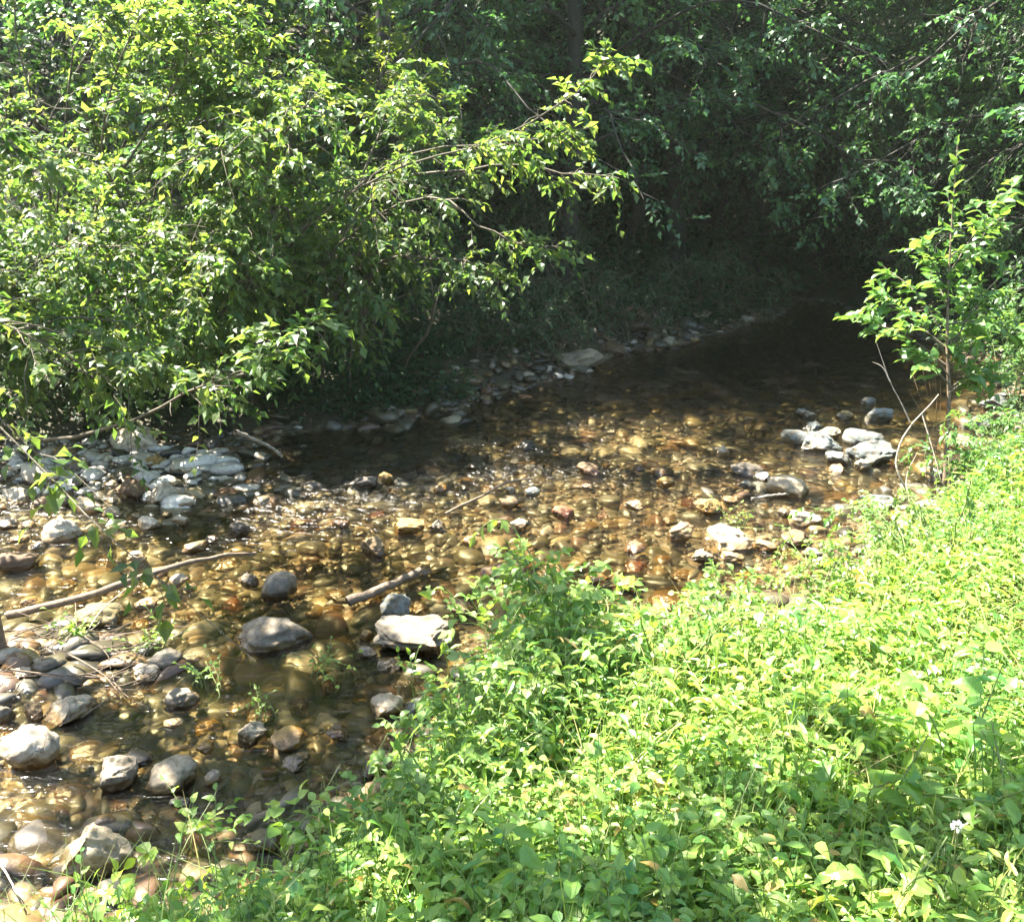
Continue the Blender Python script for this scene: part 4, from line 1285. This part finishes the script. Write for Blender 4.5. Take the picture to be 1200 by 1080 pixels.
# tall herbs standing out of the carpet at the right
GH = "tall herbs standing out of the carpet"
for (px, py, z, hh, n, size, lab) in [
    (1030, 960, .55, .34, 9, .062, 'tall dark herb with broad leaves, left of the others in the lower right shade'),
    (1120, 900, .55, .40, 10, .062, 'tall broad-leaved herb right of the first in the lower right shade'),
    (1165, 960, .6, .36, 9, .066, 'tall broad-leaved herb close to the right edge'),
    (970, 880, .5, .30, 8, .055, 'herb with a dark whorl of leaves at the border of sun and shade'),
    (1090, 1050, .65, .28, 9, .07, 'large-leaved herb at the bottom right'),
    (950, 1060, .6, .26, 9, .065, 'large-leaved herb in the bottom shade left of the large one at the right'),
    (780, 1060, .6, .22, 8, .06, 'leafy herb at the bottom middle'),
    (620, 1060, .5, .22, 8, .06, 'leafy herb at the bottom left of the middle'),
    (1060, 800, .45, .32, 8, .05, 'sunlit pale herb with whitish upper leaves near the green bramble slope'),
    (1150, 780, .45, .34, 9, .05, 'tall sunlit herb near the right edge above the shade')]:
    b = gp(*at(px, py, z)[:2])
    rt = empty("tall_herb", b, lab, "herb", GH)
    S0 = np.stack([curve([np.zeros(3) + rng.normal(size=3) * .01, np.array([rng.normal() * .03, rng.normal() * .03, hh * .5]), np.array([rng.normal() * .08, rng.normal() * .08, hh * rng.uniform(.8, 1.1)])], 10) for _ in range(3)])
    link("stem", tubes_mesh("stem", [(S0, np.full(3, .0035), np.full(3, .0015), 6)], M_stemg), rt)
    A = twig_leaves(S0, n, size, .66, spread=75, tmin=.3)
    r2 = rng.uniform(0, 6.28, len(A[0]))
    A[1] = unit(np.stack([np.cos(r2), np.sin(r2), rng.normal(.0, .25, len(r2))], -1))
    A[0] = A[0] + A[1] * .015
    link("foliage", leaves_mesh("foliage", *A, M_herb, True), rt)

# bare bent stalks crossing the carpet
GK = "bare stalks in the near bank carpet"
for (pts, lab, m) in [([(1020, 1085, .62), (1070, 1030, .68), (1110, 980, .72)], 'pale straight stalk leaning right in the lower right shade', M_stemg),
                      ([(1172, 1080, .66), (1180, 1030, .72), (1190, 1000, .75)], 'pale bent stalk at the right edge of the bottom', M_stemg),
                      ([(890, 990, .5), (897, 920, .6), (905, 870, .66)], 'thin dark stalk rising at the border of the sunny patch', M_stemg),
                      ([(560, 905, .4), (610, 870, .5), (655, 835, .55)], 'long pale stalk lying across the bramble mound', M_stemg),
                      ([(420, 985, .25), (452, 915, .3), (488, 850, .35)], 'thin bent stalk over the water at the left edge of the carpet', M_stemg),
                      ([(380, 1075, .35), (410, 1050, .42), (440, 1030, .45)], 'short pale stalk over the dark clump at the bottom', M_stemg),
                      ([(0, 1010, .05), (15, 1040, .08), (32, 1062, .03)], 'thin white twig curving at the bottom left corner', M_dead),
                      ([(775, 700, .15), (782, 720, .22), (790, 745, .25)], 'whitish dry stalk over the clear pool', M_dead)]:
    P = np.array([at(*q) for q in pts])
    o = link("stalk", tubes_mesh("stalk", [((curve(P, 12, .006, 7) - P[0])[None], np.array([.0032]), np.array([.0016]), 5)], m), None, P[0])
    tag(o, lab, "stalk", GK)

# white flower heads
for (px, py, z, lab) in [(1122, 968, .75, 'small white flower head in the lower right shade'), (1068, 690, .45, 'small white flower head at the top of the carpet near the bramble slope')]:
    top = at(px, py, z); b = gp(top[0], top[1] + .02)
    rt = empty("flower", b, lab, "flower", "white flowers in the carpet")
    S0 = curve([np.zeros(3), (top - b) * .6 + np.array([.01, 0, 0]), top - b], 8)[None]
    link("stem", tubes_mesh("stem", [(S0, np.array([.002]), np.array([.0014]), 5)], M_stemg), rt)
    n = 26
    D = unit(rng.normal(size=(n, 3)) + UP * .5)
    link("petal", leaves_mesh("petal", (top - b) + D * .005, D, unit(rng.normal(size=(n, 3))), np.full(n, .009), np.full(n, .6), rng.random(n), M_petal), rt)["label"] = "white flower head"

# sprouts standing in the stream
for (px, py, lab, s_, n) in [(385, 790, 'small dark green sprout in midstream below the big smooth grey boulder', .028, 10), (178, 755, 'bright green weed behind the white streaked stone', .03, 12),
                             (80, 745, 'low green weed in front of the olive boulder by the branch', .03, 12), (240, 800, 'green weed right of the grey stones in the brown run', .026, 9),
                             (300, 840, 'green sprout by the pale lumpy stone', .022, 6), (860, 610, 'green tuft of water weed between the tan block and the white oval stone', .03, 8),
                             (495, 790, 'leafy sprout over the water right of the pale green-grey boulder', .04, 8), (105, 1060, 'small round-leaved seedling at the bottom left corner', .04, 6),
                             (235, 985, 'pair of leafy seedlings above the dark clump at bottom left', .045, 7)]:
    b = gp(*at(px, py + 8)[:2])
    b[2] = max(b[2], -.08)
    rt = empty("water_weed", b, lab, "weed", "weeds sprouting from the stream")
    hh = .10 + max(0, -b[2])
    S0 = np.stack([curve([rng.normal(size=3) * .02 * np.array([1, 1, 0]), np.array([rng.normal() * .04, rng.normal() * .04, hh * .6]), np.array([rng.normal() * .07, rng.normal() * .07, hh * rng.uniform(.8, 1.3)])], 7) for _ in range(n)])
    link("stem", tubes_mesh("stem", [(S0, np.full(n, .002), np.full(n, .001), 4)], M_stemg), rt)
    link("foliage", leaves_mesh("foliage", *twig_leaves(S0[:, 3:], 5, s_, .6), M_herb, True), rt)

# ------------------------------------------------------------------ dead wood
def stick(pts, r0, r1, mat, name, lab, cat, sides=None, twigs=0):
    P = np.array([at(*q) for q in pts])
    rt = empty(name, P[0], lab, cat)
    S0 = (curve(P, 22, .012, int(pts[0][0]) + 3) - P[0])[None]
    me_ = tubes_mesh("stem", [(S0, np.array([r0]), np.array([r1]), 10)], mat)
    # knots and flutes
    V = np.zeros(len(me_.vertices) * 3, np.float32); me_.vertices.foreach_get("co", V); V = V.reshape(-1, 3)
    V += (fbm(V * 30, 3, 5) * r0 * .30)[:, None] * unit(rng.normal(size=V.shape) * .2 + UP)
    me_.vertices.foreach_set("co", V.ravel())
    link("stem", me_, rt)
    if twigs:
        C, r_ = children_of(S0, np.array([r0 * .6]), twigs, .3, .95, (.08, .3), 35, .1, .1, 6)
        if len(C): link("branch", tubes_mesh("branch", [(C, r_ * .6, r_ * .2, 5)], mat), rt)
    return rt


stick([(8, 722, .03), (100, 700, .07), (190, 668, .09), (255, 652, .06), (300, 648, .02)], .020, .006, M_brown, "fallen_branch", 'long thin brown fallen branch lying across the gravel at the left', "branch", twigs=4)
stick([(408, 706, .01), (440, 692, .035), (492, 668, .04)], .026, .017, M_brown, "log", 'short brown log stranded in midstream above the blue-grey boulder', "log")
stick([(522, 602, 0), (560, 585, .02), (590, 568, .05), (626, 560, .04)], .009, .005, M_brown, "driftwood", 'greyish brown curved driftwood stick propped on stones in the middle of the stream', "driftwood")
stick([(258, 990, -.03), (295, 965, -.01), (335, 942, -.02)], .024, .012, M_brown, "sunken_branch", 'sunken branch under water left of the ochre elongated boulder', "branch")
stick([(275, 505, .45), (310, 520, .25), (330, 535, .1)], .012, .009, M_dead, "broken_branch", 'broken pale stub of branch pointing down under the left shrubs', "branch")
stick([(880, 585, .01), (915, 580, .02), (930, 578, .015)], .008, .006, M_dead, "thin_stick", 'thin stick lying on the slab right of the two-tone boulder', "stick")
# tangle of flood twigs on the small bar
b = np.array([*at(85, 775)[:2], .0])
tt = empty("twig_tangle", b, "tangle of dark flood twigs on the small bar at the left", "twigs")
q = []
for k in range(70):
    c = at(rng.uniform(-5, 175), rng.uniform(735, 815), .0)
    c[2] = max(gz(c[0], c[1]), 0) + rng.uniform(.0, .06)
    a = rng.normal(.35, .7); ln = rng.uniform(.06, .26)
    d = np.array([math.cos(a), math.sin(a), rng.normal() * .22]) * ln
    q.append(curve([c - d, c + rng.normal(size=3) * .02, c + d], 8, .01, k))
q = np.stack(q) - b
for k in range(0, 70, 1):
    if k < 14: link("twig", tubes_mesh("twig", [(q[k:k + 1], np.array([.0045]), np.array([.0018]), 5)], M_dead if k % 3 == 0 else M_brown), tt)
o = link("fine_twigs", tubes_mesh("fine_twigs", [(q[14:], np.full(len(q) - 14, .0026), np.full(len(q) - 14, .001), 4)], M_brown), tt); o["kind"] = "stuff"

# ------------------------------------------------------------------ light
EL = R(61)
sh_ = np.array([-0.86, 0.51]); sh_ /= np.linalg.norm(sh_)
sd_ = Vector((sh_[0] * math.cos(EL), sh_[1] * math.cos(EL), math.sin(EL)))
sl = bpy.data.lights.new("sun", 'SUN')
sl.energy = 5.0
sl.angle = R(0.53)
sl.color = (1.0, 0.94, 0.82)
so = bpy.data.objects.new("sun", sl)
COL.objects.link(so)
so.rotation_euler = (-sd_).to_track_quat('-Z', 'Y').to_euler()
so.location = (0, 0, 20)
w = bpy.data.worlds.new("World")
scene.world = w
w.use_nodes = True
nt = w.node_tree
bg = nt.nodes["Background"]
sky = nt.nodes.new("ShaderNodeTexSky")
sky.sky_type = 'NISHITA'
sky.sun_disc = False
sky.sun_elevation = EL
sky.sun_rotation = math.atan2(sh_[0], sh_[1])
nt.links.new(sky.outputs[0], bg.inputs["Color"])
bg.inputs["Strength"].default_value = 0.075

# added haze standing in for lens glare, one even closed box round the scene
hm = bpy.data.materials.new("haze")
hm.use_nodes = True
hn = hm.node_tree
hn.nodes.clear()
ho = hn.nodes.new("ShaderNodeOutputMaterial")
pv = hn.nodes.new("ShaderNodeVolumePrincipled")
pv.inputs["Color"].default_value = (0.90, 0.97, 0.80, 1)
pv.inputs["Density"].default_value = 0.0010
pv.inputs["Anisotropy"].default_value = 0.45
hn.links.new(pv.outputs[0], ho.inputs["Volume"])
bm = bmesh.new()
bmesh.ops.create_cube(bm, size=1)
hme = bpy.data.meshes.new("haze")
bm.to_mesh(hme); bm.free()
hme.materials.append(hm)
hz_ = link("haze", hme, None, (0, 20, 12))
hz_.scale = (150, 150, 29)
tag(hz_, "thin haze added over the whole scene to stand in for lens glare", "haze", kind="stuff")

scene.view_settings.view_transform = 'Standard'
scene.view_settings.look = 'None'
scene.view_settings.exposure = 3.1
cy = scene.cycles
cy.max_bounces = 8
cy.diffuse_bounces = 2
cy.caustics_refractive = False
cy.caustics_reflective = False
cy.glossy_bounces = 2
cy.transmission_bounces = 3
cy.transparent_max_bounces = 8
cy.sample_clamp_indirect = 6
cy.use_adaptive_sampling = True
